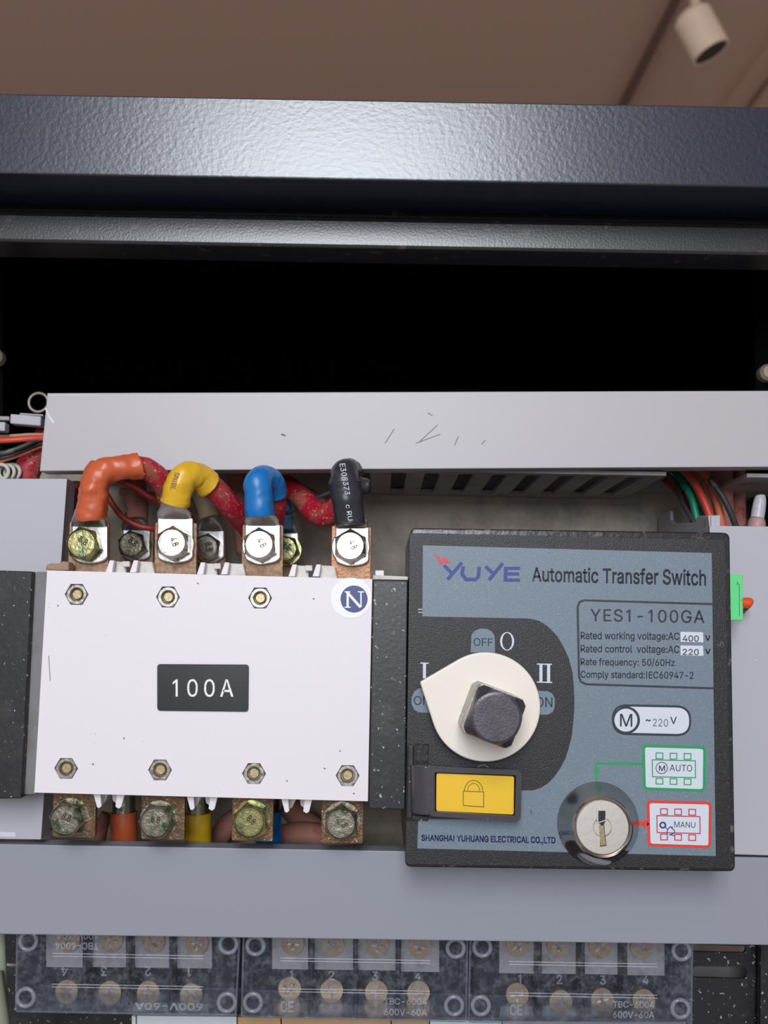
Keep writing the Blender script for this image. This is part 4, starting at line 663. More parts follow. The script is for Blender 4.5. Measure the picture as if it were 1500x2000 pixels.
# logo
LG = 'print_blue'
strokes('logo', [((867, 1104), (881, 1118), 7), ((902, 1099), (874, 1132), 7), ((905, 1106), (902, 1123), 7), ((902, 1121), (910, 1131), 7), ((907, 1131.5), (930, 1132), 7), ((929, 1132), (935, 1125), 6), ((934, 1129), (936, 1107), 7),
    ((948, 1106), (962, 1119), 7), ((982, 1100), (955, 1133), 7), ((985, 1110), (1016, 1110), 6), ((986, 1121), (1014, 1121), 6), ((984, 1133), (1016, 1133), 6), ((988, 1108), (987, 1135), 7)], 7, Y1, LG, fp)
strokes('logo_mark', [((850, 1083), (858, 1091), 4), ((857, 1088), (862, 1101), 6), ((860, 1102), (870, 1093), 6), ((868, 1090), (876, 1100), 5), ((864, 1096), (874, 1098), 5), ((868, 1088), (872, 1095), 4)], 5, Y2, 'print_red', fp)
PD = 'print_dark'
text('Automatic Transfer Switch', [(1039, 1106.5), (1379, 1112), (1379, 1144.5), (1039, 1136)], Y1, PD, fp, bold=0.028)
# data frame
fo = [(1141, 1170.5), (1393, 1178), (1393.2, 1182), (1142, 1174.5), (1134, 1177), (1130.5, 1186), (1133, 1321), (1136, 1330), (1146, 1334.5), (1396, 1342.5), (1396, 1346.5), (1144, 1338.5), (1133, 1333), (1128.8, 1322), (1126, 1186), (1130, 1174)]
plate('data_frame', fo, [], Y1, None, PD, fp)
text('YES1-100GA', [(1153, 1189), (1376, 1192), (1376, 1217.5), (1153, 1213.5)], Y1, PD, fp, spacing=1.08, bold=0.012)
text('Rated working voltage:AC', tq(1134, 1233.5, 1327, 19, 0.008), Y1, PD, fp, bold=0.022)
text('Rated control  voltage:AC', tq(1134, 1259.5, 1327, 18.5, 0.008), Y1, PD, fp, bold=0.022)
text('Rate frequency: 50/60Hz', tq(1134, 1285, 1318, 18, 0.01), Y1, PD, fp, bold=0.022)
text('Comply standard:IEC60947-2', tq(1134, 1310, 1354.5, 17.5, 0.01), Y1, PD, fp, bold=0.022)
for y, t in ((1234, '400'), (1260.5, '220')):
    flat('value_sticker', [(1329, y), (1373, y + .8), (1374, y + 20.5), (1329.5, y + 19.5)], Y1, 'sticker_pale', fp)
    text(t, [(1333, y + 6.5), (1365, y + 7), (1365, y + 19.5), (1333, y + 19)], Y2, 'stamp_ink', fp, bold=0.03)
    text('V', [(1377, y + 6.5), (1388, y + 7), (1388, y + 17.5), (1377, y + 17)], Y1, PD, fp, bold=0.05)
# motor voltage pill
plate('pill_frame', rrect([(1195, 1375), (1350, 1378), (1350, 1438.5), (1195, 1435)], 30, 8), [], Y1, None, PD, fp)
plate('pill_face', rrect([(1199, 1379.5), (1346, 1382.5), (1346, 1434), (1199, 1430.5)], 25, 8), [], Y2, None, 'sticker_pale', fp)
plate('pill_ring', circ(1223, 1406.5, 27, 36), [circ(1222.5, 1406.5, 22.5, 36)], Y3, None, PD, fp)
text('M', [(1211, 1394), (1235, 1394.5), (1235, 1419.5), (1211, 1419)], Y3, PD, fp, bold=0.01)
text('~', [(1261, 1405), (1271, 1405), (1271, 1409), (1261, 1409)], Y3, PD, fp, bold=0.03)
text('220', [(1275, 1403.5), (1305, 1404.5), (1305, 1419.5), (1275, 1418.5)], Y3, 'stamp_ink', fp)
text('V', [(1309, 1400), (1322, 1400.3), (1322, 1414), (1309, 1413.5)], Y3, PD, fp, bold=0.02)
# AUTO and MANU pictograms
def picto(q, m, lm, word, wq):
    plate('picto_frame', rrect(q, 9, 5), [], Y1, None, m, fp)
    plate('picto_face', rrect(inset(q, 5.5), 5, 4), [], Y2, None, 'sticker_pale', fp)
    x, y = q[0]
    L = [(x + 19, y + 29), (x + 105, y + 31), (x + 105.5, y + 66), (x + 19.5, y + 64)]
    plate('picto_outline', L, [inset(L, 2)], Y3, None, lm, fp)
    for k in range(3):
        for (yy, dy) in ((y + 15.5, 0), (y + 65, 0)):
            xx = x + 26.5 + k * 27.5; yy2 = yy + k * 0.6
            b_ = [(xx, yy2), (xx + 15, yy2 + .3), (xx + 15, yy2 + 13.5), (xx, yy2 + 13.2)]
            plate('picto_terminal', b_, [inset(b_, 2)], Y3, None, lm, fp)
    text(word, wq, Y3, 'print_dark', fp)
picto([(1254, 1454), (1379, 1457.5), (1378, 1547), (1256, 1543)], 'print_green', 'print_green', 'AUTO', [(1308, 1493), (1352, 1494), (1352, 1507), (1308, 1506)])
plate('picto_circle', circ(1292.5, 1500, 11.8, 30), [circ(1292.5, 1500, 10.4, 30)], Y3, None, PD, fp)
text('M', [(1287, 1495), (1299, 1495), (1299, 1506), (1287, 1506)], Y3, PD, fp, bold=0.02)
picto([(1263, 1563), (1390, 1566), (1389, 1657), (1265, 1653)], 'frame_red', 'line_red', 'MANU', [(1317, 1604.5), (1358, 1606), (1358, 1617), (1317, 1616)])
plate('key_symbol', circ(1294.5, 1611.5, 6.8, 24), [circ(1294.5, 1611.5, 3.6, 20)], Y3, None, 'sticker_navy', fp)
strokes('key_symbol', polystroke([(1299, 1615), (1304, 1620), (1309, 1614.5), (1318, 1623), (1317, 1627), (1307, 1631)]) + [((1304, 1620), (1302, 1630)), ((1307, 1630), (1317, 1632)), ((1312, 1614), (1314, 1617))], 1.8, Y3, 'sticker_navy', fp)
strokes('green_line', [((1256, 1492), (1163.5, 1491), 4.5), ((1165.5, 1491), (1165.5, 1530), 3.5)], 4, Y1, 'print_green', fp)
flat('green_arrow', [(1165.5, 1497), (1171, 1506), (1165.5, 1520), (1160, 1506)], Y2, 'print_green', fp)
flat('red_arrow', [(1238, 1609), (1262, 1601), (1268, 1609), (1262, 1616)], Y1, 'frame_red', fp)
flat('red_arrow', [(1240, 1609), (1234, 1603), (1228, 1609), (1234, 1614)], Y1, 'frame_red', fp)
# position badges and numerals
flat('badge', [(919, 1274), (921, 1240), (927, 1232), (935, 1228.5), (944, 1227.5), (953, 1229), (961, 1234), (966, 1242), (967, 1276)], YF, 'print_badge', fp)
text('OFF', tq(925, 1246, 962, 15.5, 0.02), Y1, PD, fp, bold=0.01)
flat('badge', [(840, 1345), (818, 1344.5), (809, 1351), (804, 1362), (804, 1375), (809, 1386), (817, 1391), (848, 1393)], YF, 'print_badge', fp)
text('ON', tq(808, 1359, 840, 18, 0.02), Y1, PD, fp, bold=0.01)
flat('badge', [(1040, 1349), (1070, 1350), (1079, 1355), (1083.5, 1364), (1083.5, 1380), (1080, 1390), (1070, 1396), (1040, 1396)], YF, 'print_badge', fp)
text('ON', tq(1046, 1361, 1079, 20, 0.02), Y1, PD, fp, bold=0.01)
WP = 'print_pale'
plate('numeral', circ(990.5, 1252.5, 13.7, 32, 18), [circ(990.5, 1252.5, 9.6, 32, 16.3)], YF, None, WP, fp)
strokes('numeral', [((829, 1295), (829, 1325), 6), ((821, 1295), (837, 1295.4), 2.2)], 6, YF, WP, fp)
strokes('numeral', [((1056.5, 1297), (1056.5, 1332), 6), ((1071.5, 1297), (1071.5, 1332), 6), ((1048.5, 1297), (1078, 1297.6), 2.2), ((1048.5, 1332), (1078.5, 1333), 2.2)], 6, YF, WP, fp)
text('SHANGHAI YUHUANG ELECTRICAL CO.,LTD', [(823, 1630), (1085, 1634.5), (1085, 1650.5), (823, 1645)], Y1, 'sticker_navy', fp, bold=0.055)
strokes('scratch', [((816, 1190), (826, 1190), 1.5), ((817, 1196), (825, 1196), 1.5)], 1.5, YF, 'print_pale', fp)
strokes('scratch', [((1400, 1258), (1408, 1262), 2), ((1406, 1262), (1409, 1252), 2), ((1410, 1254), (1414, 1262), 1.6), ((1036, 1583), (1039, 1590), 3)], 1.5, Y2, 'scratch_dark', fp)
# arc mark below the knob
plate('arc_mark', circ(943, 1507, 14, 30), [circ(943, 1507, 12, 30)], YF, None, 'print_badge', fp)

# ---- lock latch
lat = plate('latch', rrect([(832, 1496), (1019, 1504), (1017, 1606), (836, 1594)], 13, 5), [rrect([(849, 1508), (1008, 1514), (1006, 1594), (849, 1585)], 3, 3)], 0.4095, 0.4125, 'latch_black', sw, 0.0007)
lat['label'] = 'black lockout latch with yellow padlock label'
plate('yellow_label', rrect([(852.5, 1510.5), (1004, 1516.5), (1003, 1591), (852, 1583.5)], 4, 3), [], 0.4112, 0.4135, 'yellow_label', lat)
ya = 0.41115
plate('padlock_mark', [(904, 1544.5), (945.5, 1546), (945.5, 1577), (904, 1574)], [[(905.5, 1546), (944, 1547.5), (944, 1575.3), (905.5, 1572.5)]], ya, None, 'label_ink', lat)
def arc(cx, cy, r, ry, w_, n=18):
    o_ = [(cx - r * math.cos(math.pi * i / n), cy - ry * math.sin(math.pi * i / n)) for i in range(n + 1)]
    i_ = [(cx + (r - w_) * math.cos(math.pi * i / n), cy - (ry - w_) * math.sin(math.pi * i / n)) for i in range(n + 1)]
    return o_ + i_
plate('padlock_mark', arc(925, 1545, 18.5, 21.5, 1.4), [], ya, None, 'label_ink', lat)
plate('padlock_mark', arc(925, 1545, 12.5, 15.5, 1.2), [], ya, None, 'label_ink', lat)
# the latch bends back into its slot on the left
pv = [P(x, y, 0.4096) for x, y in ((836, 1498), (838, 1592))]
vs = []; K = 9
for i in range(K + 1):
    a = math.pi / 2 * i / K
    for v in pv:
        for t_ in (0.0, 0.0018):
            r_ = 0.0075 - t_
            vs.append(Vector((v.x - r_ * math.sin(a), 0.4096 + 0.0075 - r_ * math.cos(a), v.z)))
vs2 = []
fs = []
for i in range(K):
    b = i * 4; c = b + 4
    fs += [[b, b + 2, c + 2, c], [b + 1, c + 1, c + 3, b + 3], [b, c, c + 1, b + 1], [b + 2, b + 3, c + 3, c + 2]]
fs += [[0, 1, 3, 2], [K * 4, K * 4 + 2, K * 4 + 3, K * 4 + 1]]
mk('latch_bend', vs, fs, 'latch_black', lat, 0.0003)
prism('latch_arm', [(808, 1456), (831, 1457), (831, 1500), (808, 1499)], 0.4205, 0.4235, 'box_black', lat, 0.0004)
prism('slot_rib', [(796, 1455), (809, 1456), (806, 1600), (793, 1599)], 0.4155, 0.4185, 'black_side', sw, 0.0006)
prism('slot_rib', [(793, 1592), (838, 1594), (836, 1604), (793, 1602)], 0.4165, 0.4185, 'black_side', sw, 0.0004)

# ---- rotary handle
KY = 0.4085
cx, cy, r = 948.5, 1381.0, 107.0
T = Vector((820, 1332)); d = Vector((cx, cy)) - T; L_ = d.length; base = math.atan2(-d.y, -d.x); off_ = math.acos(r / L_)
pts = [tuple(T)]
a0, a1 = base + off_, base - off_ + 2 * math.pi
for i in range(61):
    a = a0 + (a1 - a0) * i / 60; pts.append((cx + r * math.cos(a), cy + r * math.sin(a)))
hd = prism('handle_disc', pts, KY, KY + 0.0035, 'knob_white', sw, 0.0007, 3)
hd['label'] = 'white teardrop pointer disc'
ck = P(953, 1389, KY); 
me = lathe_mesh('handle_hub', [(0, 0.0036), (0.012, 0.0036), (0.012, 0.0095), (0, 0.0095)], 'box_black', 32)
link_mesh('handle_hub', me, hd, ck)
def square_mesh(name, hs, y0, y1, m, corner=0.0012, circ_r=None, y2=None):
    K = 64
    def sq(a, h=hs):
        b = (a + math.pi / 4) % (math.pi / 2) - math.pi / 4; return min(h / math.cos(b), h * 1.28)
    rings = [(lambda a: sq(a), y0), (lambda a: sq(a), y1)]
    if circ_r:
        rings += [(lambda a: min(sq(a), circ_r * 1.06), y1 + (y2 - y1) * 0.55), (lambda a: circ_r, y2), (lambda a: circ_r * 0.9, y2 - 0.0003)]
    vs, fs = [], []
    for i, (f, y) in enumerate(rings):
        for k in range(K):
            a = 2 * math.pi * k / K; vs.append((f(a) * math.cos(a), y, f(a) * math.sin(a)))
        if i:
            b = (i - 1) * K
            for k in range(K): fs.append([b + k, b + (k + 1) % K, b + K + (k + 1) % K, b + K + k])
    fs += [list(range(K)), list(range(len(vs) - K, len(vs)))]
    me = bpy.data.meshes.new(name); me.from_pydata(vs, [], fs)
    bm = bmesh.new(); bm.from_mesh(me); bmesh.ops.recalc_face_normals(bm, faces=bm.faces); bm.to_mesh(me); bm.free()
    me.materials.append(MATS[m]); return me
hs = S(47.5, KY)
sh = link_mesh('drive_shaft', square_mesh('drive_shaft', hs, 0, -0.0215, 'shaft_silver'), hd, ck); sh.rotation_euler = (0, R(20), 0)
sh['label'] = 'worn silver square shaft'
c2 = Vector((ck.x, ck.y - 0.0213, ck.z))
c2 = P(960, 1397, c2.y)
c2 = Vector(((c2.x + ck.x) / 2, ck.y - 0.0213, (c2.z + ck.z) / 2))
sb = link_mesh('shaft_head', square_mesh('shaft_head', hs * 0.97, 0, -0.0030, 'shaft_black', circ_r=S(48.5, 0.379), y2=-0.0085), hd, Vector((ck.x, ck.y - 0.0216, ck.z))); sb.rotation_euler = (0, R(20), 0)
sb['label'] = 'dark rounded end of the shaft'

# ---- key lock
kc = P(1167, 1607, YB)
kl = link_mesh('key_lock', lathe_mesh('key_lock', [(0, 0.0), (S(77, YB), 0.0), (S(77, YB), -0.0012), (S(74, YB), -0.0022), (S(58, .41), -0.0085), (S(57.5, .409), -0.0094), (S(55, .409), -0.0099), (S(52.5, .409), -0.0096), (S(51, .409), -0.0086), (0, -0.0086)], 'chrome', 96), sw, kc)
kl['label'] = 'round chrome key lock'
kf = lathe_mesh('lock_face', [(S(50.5, .409), -0.0087), (S(49, .409), -0.0092), (S(18, .409), -0.0092), (S(15, .409), -0.0084), (0, -0.0080)], 'chrome_face', 72)
link_mesh('lock_face', kf, kl, kc)
yk = kc.y - 0.0094
plate('keyway', [(1168, 1583), (1183, 1583), (1183, 1602), (1180, 1610), (1182, 1630), (1185, 1652), (1172, 1654), (1173, 1630), (1174, 1610), (1168, 1608)], [], yk, yk + 0.0002, 'box_black', kl)
plate('keyway_shutter', [(1171, 1613), (1179, 1612), (1182, 1640), (1184, 1650), (1173, 1652), (1173, 1632)], [], yk - 0.0001, yk, 'brass', kl)
plate('keyway_rim', [(1166, 1581), (1185, 1581), (1185, 1602), (1166, 1609)], [[(1168.5, 1583.5), (1182.5, 1583.5), (1182.5, 1601), (1168.5, 1606)]], yk - 0.0001, yk, 'chrome_face', kl)

# ---- green plug on the box side
gp = empty('connector_plug', P(1440, 1168, 0.45), 'small light green connector plug on the right side of the black box', 'plug')
prism('plug_body', [(1420, 1122), (1451, 1123), (1452, 1212), (1420, 1212)], 0.4300, 0.446, 'plug_green', gp, 0.0004)
strokes('plug_line', [((1441, 1135), (1441, 1141)), ((1438, 1140.5), (1444, 1141)), ((1444, 1141), (1444.5, 1203)), ((1446, 1172), (1449, 1171))], 1.1, 0.42985, 'plug_line', gp)
tube('plug_lever', [(1448, 1178, 0.440, 11), (1456, 1178, 0.440, 11), (1463, 1178, 0.440, 11), (1467, 1179, 0.440, 9), (1469, 1180, .44, 5)], S(10.5, .44), 'plug_orange', gp, seg=18)
prism('plug_foot', [(1451, 1185), (1464, 1188), (1452, 1199)], 0.441, 0.444, 'box_black', gp)

# ------------------------------------------------------------------ cables and lugs
def lug(parent, cx, top, bot, w_, Y, lean=0.0, neck=24, m='lug_tin', ntop=None, Yn=None):
    """flat palm with a rounded lower end, then a shoulder that rises into the crimp barrel"""
    ntop = ntop or top - 26; Yn = Yn or Y - 0.003
    h = w_ / 2; out = []
    n = 14
    for i in range(n + 1):
        a = math.pi * i / n; out.append((cx + h * math.cos(a), bot - h * 0.42 + h * 0.42 * math.sin(a)))
    out = [(cx + h, top)] + out + [(cx - h, top)]
    prism('lug_palm', out, Y - 0.0023, Y, m, parent, 0.0006, 3)
    # shoulder
    rows = [(top + 3, h, Y - 0.0023, Y), (top - 9, h * 0.97, Y - 0.0034, Y), (top - 20, neck * 1.04, Yn - 0.004, Yn + 0.003), (ntop, neck, Yn - 0.0055, Yn + 0.006)]
    vs, fs = [], []; K = 20
    for j, (y, hw, ya_, yb_) in enumerate(rows):
        p = P(cx + lean * j / 3, y, Y); ym = (ya_ + yb_) / 2; ry = (yb_ - ya_) / 2; rx = S(hw, Y)
        for k in range(K):
            a = 2 * math.pi * k / K; e = 0.45 if j < 2 else 0.9
            ca, sa = math.cos(a), math.sin(a)
            vs.append(Vector((p.x + rx * math.copysign(abs(ca) ** e, ca), ym + ry * math.copysign(abs(sa) ** e, sa), p.z)))
        if j:
            b = (j - 1) * K
            for k in range(K): fs.append([b + k, b + (k + 1) % K, b + K + (k + 1) % K, b + K + k])
    fs += [list(range(K)), list(range(len(vs) - K, len(vs)))]
    mk('lug_barrel', vs, fs, m, parent, smooth=True)
YL = YT - 0.0002
G = 'cables on the upper terminals'
c = empty('power_cable', P(172, 1100, YL), 'red power cable with an orange sleeve on the leftmost upper terminal', 'cable')
lug(c, 175, 1027, 1101, 70, YL, lean=3, neck=27, ntop=998)
tube('sleeve', [(178, 1012, .4345, 30), (178, 1004, .4340, 30), (183, 970, .4325, 29), (188, 938, .4315, 29), (204, 921, .432, 28), (236, 914, .434, 25), (266, 911, .436, 26), (272, 910, .4365, 26)], 0.006, 'sleeve_orange', c, wr=0.0009, seg=28)
tube('insulation', [(262, 911, .4365, 22), (290, 918, .440, 22), (318, 944, .447, 22), (332, 982, .457, 22), (345, 1020, .468, 21), (372, 1090, .485, 20)], 0.005, 'cable_red', c, wr=0.0002)
c = yel = empty('power_cable', P(340, 1100, YL), 'red power cable with a yellow sleeve on the second upper terminal', 'cable')
lug(c, 342, 1012, 1100, 70, YL, lean=0, neck=25, ntop=968)
tube('sleeve', [(342, 984, .4335, 28), (344, 976, .4330, 28), (350, 950, .4315, 29), (359, 932, .4315, 28), (374, 928, .434, 26), (390, 932, .438, 26), (404, 944, .441, 27), (409, 948, .442, 27)], 0.006, 'sleeve_yellow', c, wr=0.0006, seg=28)
tube('insulation', [(400, 940, .442, 23), (425, 960, .446, 23), (446, 985, .452, 23), (464, 1005, .460, 23), (492, 1040, .475, 22), (510, 1100, .49, 20)], 0.005, 'cable_red', c, wr=0.0002)
c = empty('power_cable', P(510, 1100, YL), 'red power cable with a bright blue sleeve on the third upper terminal', 'cable')
lug(c, 513, 1025, 1102, 70, YL, lean=-2, neck=26, ntop=995)
tube('sleeve', [(508, 1007, .4345, 29), (507, 996, .4340, 29), (505, 965, .4330, 28), (504, 944, .4330, 28), (512, 936, .437, 27), (524, 938, .442, 27), (533, 950, .446, 26), (536, 968, .449, 25)], 0.006, 'sleeve_blue', c, wr=0.0004, seg=28)
tube('insulation', [(535, 955, .449, 22), (538, 985, .453, 22), (535, 1010, .460, 22), (530, 1060, .475, 20)], 0.005, 'cable_red', c, wr=0.0002)
c = empty('power_cable', P(684, 1100, YL), 'red cable with a black printed sleeve on the neutral terminal', 'cable')
lug(c, 688, 1030, 1106, 66, YL, lean=-4, neck=27, ntop=1012)
tube('sleeve', [(684, 1026, .4345, 29), (683, 1015, .4345, 29), (678, 980, .4335, 31), (674, 952, .4330, 32), (673, 945, .4330, 33), (673, 935, .4330, 29), (674, 922, .435, 27), (684, 918, .441, 22), (694, 925, .447, 18)], 0.006, 'sleeve_black', c, wr=0.0005, seg=28)
tube('sleeve_tail', [(690, 944, .443, 17), (708, 948, .4435, 17), (719, 950, .444, 15), (723, 951, .444, 8)], 0.004, 'sleeve_black', c, wr=0.0008)
tube('insulation', [(688, 940, .449, 22), (665, 985, .452, 23), (645, 1003, .456, 24), (618, 1002, .463, 24), (592, 975, .474, 22), (566, 952, .484, 21), (540, 945, .495, 20)], 0.005, 'cable_red', c, wr=0.0002)
def cyl_y(axis, r_px, Yc):
    def f(px, py):
        (xa_, ya_), (xb_, yb_) = axis; t = (py - ya_) / (yb_ - ya_); x = xa_ + (xb_ - xa_) * t
        dd = S(abs(px - x), Yc); r_ = S(r_px, Yc); return Yc - math.sqrt(max(0, r_ * r_ - dd * dd)) - 0.0004
    return f
fy = cyl_y(((672, 915), (684, 1026)), 34, 0.4333)
text('E308373', [(674, 905), (684, 966), (674, 966), (663, 906)], fy, 'print_pale', c, label='white print')
text('c RU', [(684, 985), (689, 1016), (680, 1017), (675, 986)], fy, 'print_pale', c, label='white print')
text('SNIBL', [(351, 923), (341, 957), (331, 955), (341, 921)], 0.4243, 'stamp_ink', yel)
# back row
c = empty('power_cable', P(262, 1095, YT2), 'dusty pink cable behind the orange sleeve on a rear terminal', 'cable')
lug(c, 266, 1034, 1095, 54, YT2 - .0002, neck=20, ntop=1004)
tube('insulation', [(268, 1016, .492, 22), (268, 985, .494, 21), (266, 950, .500, 19), (262, 915, .506, 18), (262, 885, .51, 18)], 0.005, 'cable_pink', c, wr=0.0003)
c = empty('power_cable', P(405, 1095, YT2), 'beige sleeved cable behind the yellow sleeve on a rear terminal', 'cable')
lug(c, 412, 1036, 1096, 52, YT2 - .0002, neck=19, ntop=1006)
tube('insulation', [(410, 1014, .492, 21), (402, 985, .4935, 19), (390, 962, .497, 17), (376, 940, .503, 16)], 0.005, 'cable_beige', c, wr=0.0003)
c = empty('power_cable', P(565, 1095, YT2), 'blue sleeved cable behind the bright blue sleeve on a rear terminal', 'cable')
lug(c, 558, 1040, 1100, 50, YT2 - .0002, neck=18, ntop=1012)
tube('insulation', [(552, 1036, .491, 19), (553, 1005, .492, 18), (548, 975, .494, 17), (540, 950, .50, 16)], 0.005, 'cable_blue', c, wr=0.0003)
def cable(label, path, m, r=0.004, wr=0.0002, cat='cable', name='cable', group=None, seg=16):
    o = tube(name, path, r, m, None, wr=wr, seg=seg); tag(o, label, cat, group); return o
cable('pale pink vertical cable between the yellow and blue sleeves', [(462, 890, .512, 18), (463, 950, .512, 19), (468, 1000, .515, 18), (480, 1080, .52, 18)], 'cable_pink')
cable('pink dusty cable crossing behind the blue and black sleeves', [(570, 955, .515, 17), (600, 970, .512, 18), (625, 985, .512, 18), (650, 990, .515, 18)], 'cable_pink')
cable('thin grey wire slanting behind the black sleeve', [(560, 1003, .478), (590, 986, .474), (625, 970, .470), (655, 958, .468)], 'wire_dark', S(4.5, .47), 0.0001, 'wire', 'wire')
cable('thin dark red wire looping low behind the orange sleeve', [(205, 960, .470), (220, 985, .468), (240, 1010, .466), (268, 1026, .466), (300, 1032, .468), (340, 1030, .475)], 'wire_darkred', S(6, .467), 0.0001, 'wire', 'wire')
cable('thin dark red wire looping high behind the red cable', [(225, 935, .468), (255, 947, .464), (278, 962, .462), (300, 974, .463), (340, 988, .470), (372, 1010, .478), (382, 1040, .482)], 'wire_darkred', S(6.5, .465), 0.0001, 'wire', 'wire')
cable('small red wire stub beside the top of the orange sleeve', [(179, 903, .4405), (183, 910, .4400), (187, 922, .4395), (192, 940, .4395)], 'cable_red', S(6.5, .44), 0.0001, 'wire', 'wire')
cable('red wire showing between left duct and orange sleeve', [(150, 940, .474), (147, 980, .474), (146, 1020, .474), (143, 1090, .474)], 'cable_red', S(7, .47), 0.0001, 'wire', 'wire')
cable('tan cable lying across inside the dark gap at left of the switch', [(395, 985, .525, 8), (370, 980, .525, 8), (340, 975, .525, 8), (235, 960, .525, 8)], 'wire_tan', S(8, .52))
# inside the top duct
for k, (y, Y_, m, lb_) in enumerate(((912, .506, 'wire_tan', 'tan wire lying inside the upper duct, seen through its slots'), (884, .494, 'wire_darkred', 'dark red wire lying inside the upper duct above its slots'))):
    cable(lb_, [(250, y - 8, Y_), (600, y, Y_), (800, y + 4, Y_), (1000, y - 3, Y_), (1300, y, Y_)], m, S(9, .5), 0.0001, 'wire', 'wire')

# left side wires
cable('bright red wire at the far left above the black wires', [(-30, 862, .468), (20, 860, .468), (60, 857, .470), (110, 854, .475)], 'wire_red', S(6, .47), 0, 'wire', 'wire')
cable('pinkish tan wire at the far left above the bright red wire', [(-30, 853, .476), (30, 851, .476), (60, 849, .476), (110, 849, .478)], 'wire_tan', S(3.5, .47), 0, 'wire', 'wire')
cable('upper of two black wires curving at the far left', [(-30, 889, .466), (10, 884, .466), (45, 872, .468), (75, 859, .472), (110, 852, .478)], 'wire_dark', S(5, .47), 0, 'wire', 'wire')
cable('lower of two black wires curving at the far left', [(-30, 897, .468), (10, 892, .468), (45, 880, .470), (78, 866, .474), (110, 860, .478)], 'wire_dark', S(4, .47), 0, 'wire', 'wire')
cable('thin tan wire under the black wires at the far left', [(-30, 905, .470), (10, 898, .470), (50, 884, .472), (80, 872, .476), (110, 866, .48)], 'wire_orange', S(4, .47), 0, 'wire', 'wire')
cable('thick dusty red cable dropping behind the left end of the upper duct', [(95, 850, .486), (72, 885, .484), (52, 925, .484), (42, 980, .488)], 'cable_red', S(26, .48))
coil = empty('spiral_wrap', P(15, 920, 0.47), 'white spiral cable wrap at the far left edge', 'cable wrap')
for k in range(3):
    ring('coil_turn', 2 + k * 11, 922, 0.470 + 0.003 * k, 15, 4, 'coil_white', coil, 24)

# right side wires
def rw(lb_, path, m, rpx, name='wire', cat='wire'): return cable(lb_, path, m, S(rpx, .48), 0.00005, cat, name)
rw('thin black wire, leftmost in the bundle above the right duct', [(1300, 925, .500), (1322, 945, .498), (1332, 980, .492), (1348, 1008, .486), (1362, 1030, .482)], 'wire_dark', 5)
rw('dark red wire behind the black wire in the right bundle', [(1300, 935, .515), (1325, 958, .512), (1345, 985, .508), (1358, 1020, .505)], 'wire_darkred', 10)
rw('green wire in the bundle above the right duct', [(1318, 920, .500), (1338, 950, .492), (1352, 978, .488), (1362, 1020, .486)], 'wire_green', 7)
rw('second thinner green wire beside the red one', [(1330, 920, .505), (1350, 952, .500), (1366, 985, .496), (1376, 1025, .492)], 'wire_green', 5)
rw('bright red wire in the bundle above the right duct', [(1328, 912, .492), (1350, 934, .488), (1370, 968, .484), (1386, 1008, .482), (1392, 1040, .482)], 'wire_red', 8)
rw('thin brown wire between the two red ones', [(1345, 912, .500), (1372, 945, .496), (1388, 980, .494), (1396, 1020, .492)], 'wire_tan', 4)
rw('orange red wire right of the thin brown wire', [(1355, 908, .494), (1380, 935, .490), (1396, 968, .488), (1406, 1005, .486), (1412, 1050, .486)], 'wire_orange', 8)
rw('speckled grey wire crossing the thick pink cable', [(1385, 935, .480), (1408, 965, .478), (1424, 995, .478), (1440, 1035, .480)], 'wire_dark', 6)
rw('left one of two thick dusty pink cables entering the right duct', [(1408, 890, .505), (1410, 950, .505), (1412, 1000, .505), (1412, 1080, .505)], 'cable_pink', 22, 'cable', 'cable')
rw('right one of two thick dusty pink cables entering the right duct', [(1442, 890, .515), (1443, 950, .515), (1443, 1000, .515), (1444, 1080, .515)], 'cable_pink', 14, 'cable', 'cable')
ts = empty('wire_end_cap', P(1480, 1030, 0.462), 'translucent plastic wire end cap standing above the right duct', 'end cap')
tube('cap_tube', [(1479, 1012, .460, 13), (1481, 1000, .460, 13), (1484, 980, .460, 12), (1486, 969, .460, 9), (1486, 966, .460, 4)], 0.003, 'tube_clear', ts, seg=20)
tube('cap_collar', [(1477, 1034, .460, 17), (1478, 1022, .460, 17), (1479, 1013, .460, 14)], 0.003, 'tube_pink', ts, seg=20)

# lower sleeves, hanging behind the lower terminals
lo = [('orange sleeved cable under the leftmost pair of white teeth', 242, 25, 'sleeve_orange', 1586), ('yellow sleeved cable right of the second lower bolt', 387, 25, 'sleeve_yellow', 1588), ('blue sleeved cable behind the third lower terminal', 524, 25, 'sleeve_blue', 1585)]
for lb_, x, r_, m, y in lo:
    c = empty('power_cable', P(x, 1590, .480), lb_, 'cable')
    tube('sleeve', [(x, y, .478, r_), (x, y + 25, .478, r_), (x + 1, y + 60, .480, r_), (x + 1, y + 110, .482, r_)], 0.005, m, c, wr=0.0002, seg=24)
    tube('lug_barrel', [(x, y - 45, .478, r_ * 0.9), (x, y - 20, .478, r_ * .85), (x, y + 6, .478, r_ * .85)], 0.005, 'bolt_dull', c, seg=24)
cable('dusty pink cable running low behind the second lower bolt', [(395, 1690, .515, 20), (425, 1640, .512, 20), (445, 1612, .512, 20), (480, 1590, .515, 20)], 'cable_pink')
cable('pinkish brown cable running low between third and fourth lower bolts', [(545, 1635, .505, 22), (590, 1628, .503, 22), (640, 1636, .505, 22), (690, 1650, .508, 22)], 'cable_pink')
cable('brownish cable slanting above the low one between lower bolts', [(560, 1570, .512, 22), (590, 1600, .514, 22), (625, 1625, .518, 22)], 'cable_pink')
cable('small pinkish cable between left duct and orange lower sleeve', [(210, 1590, .500, 13), (198, 1615, .500, 13), (190, 1655, .502, 13)], 'cable_pink')

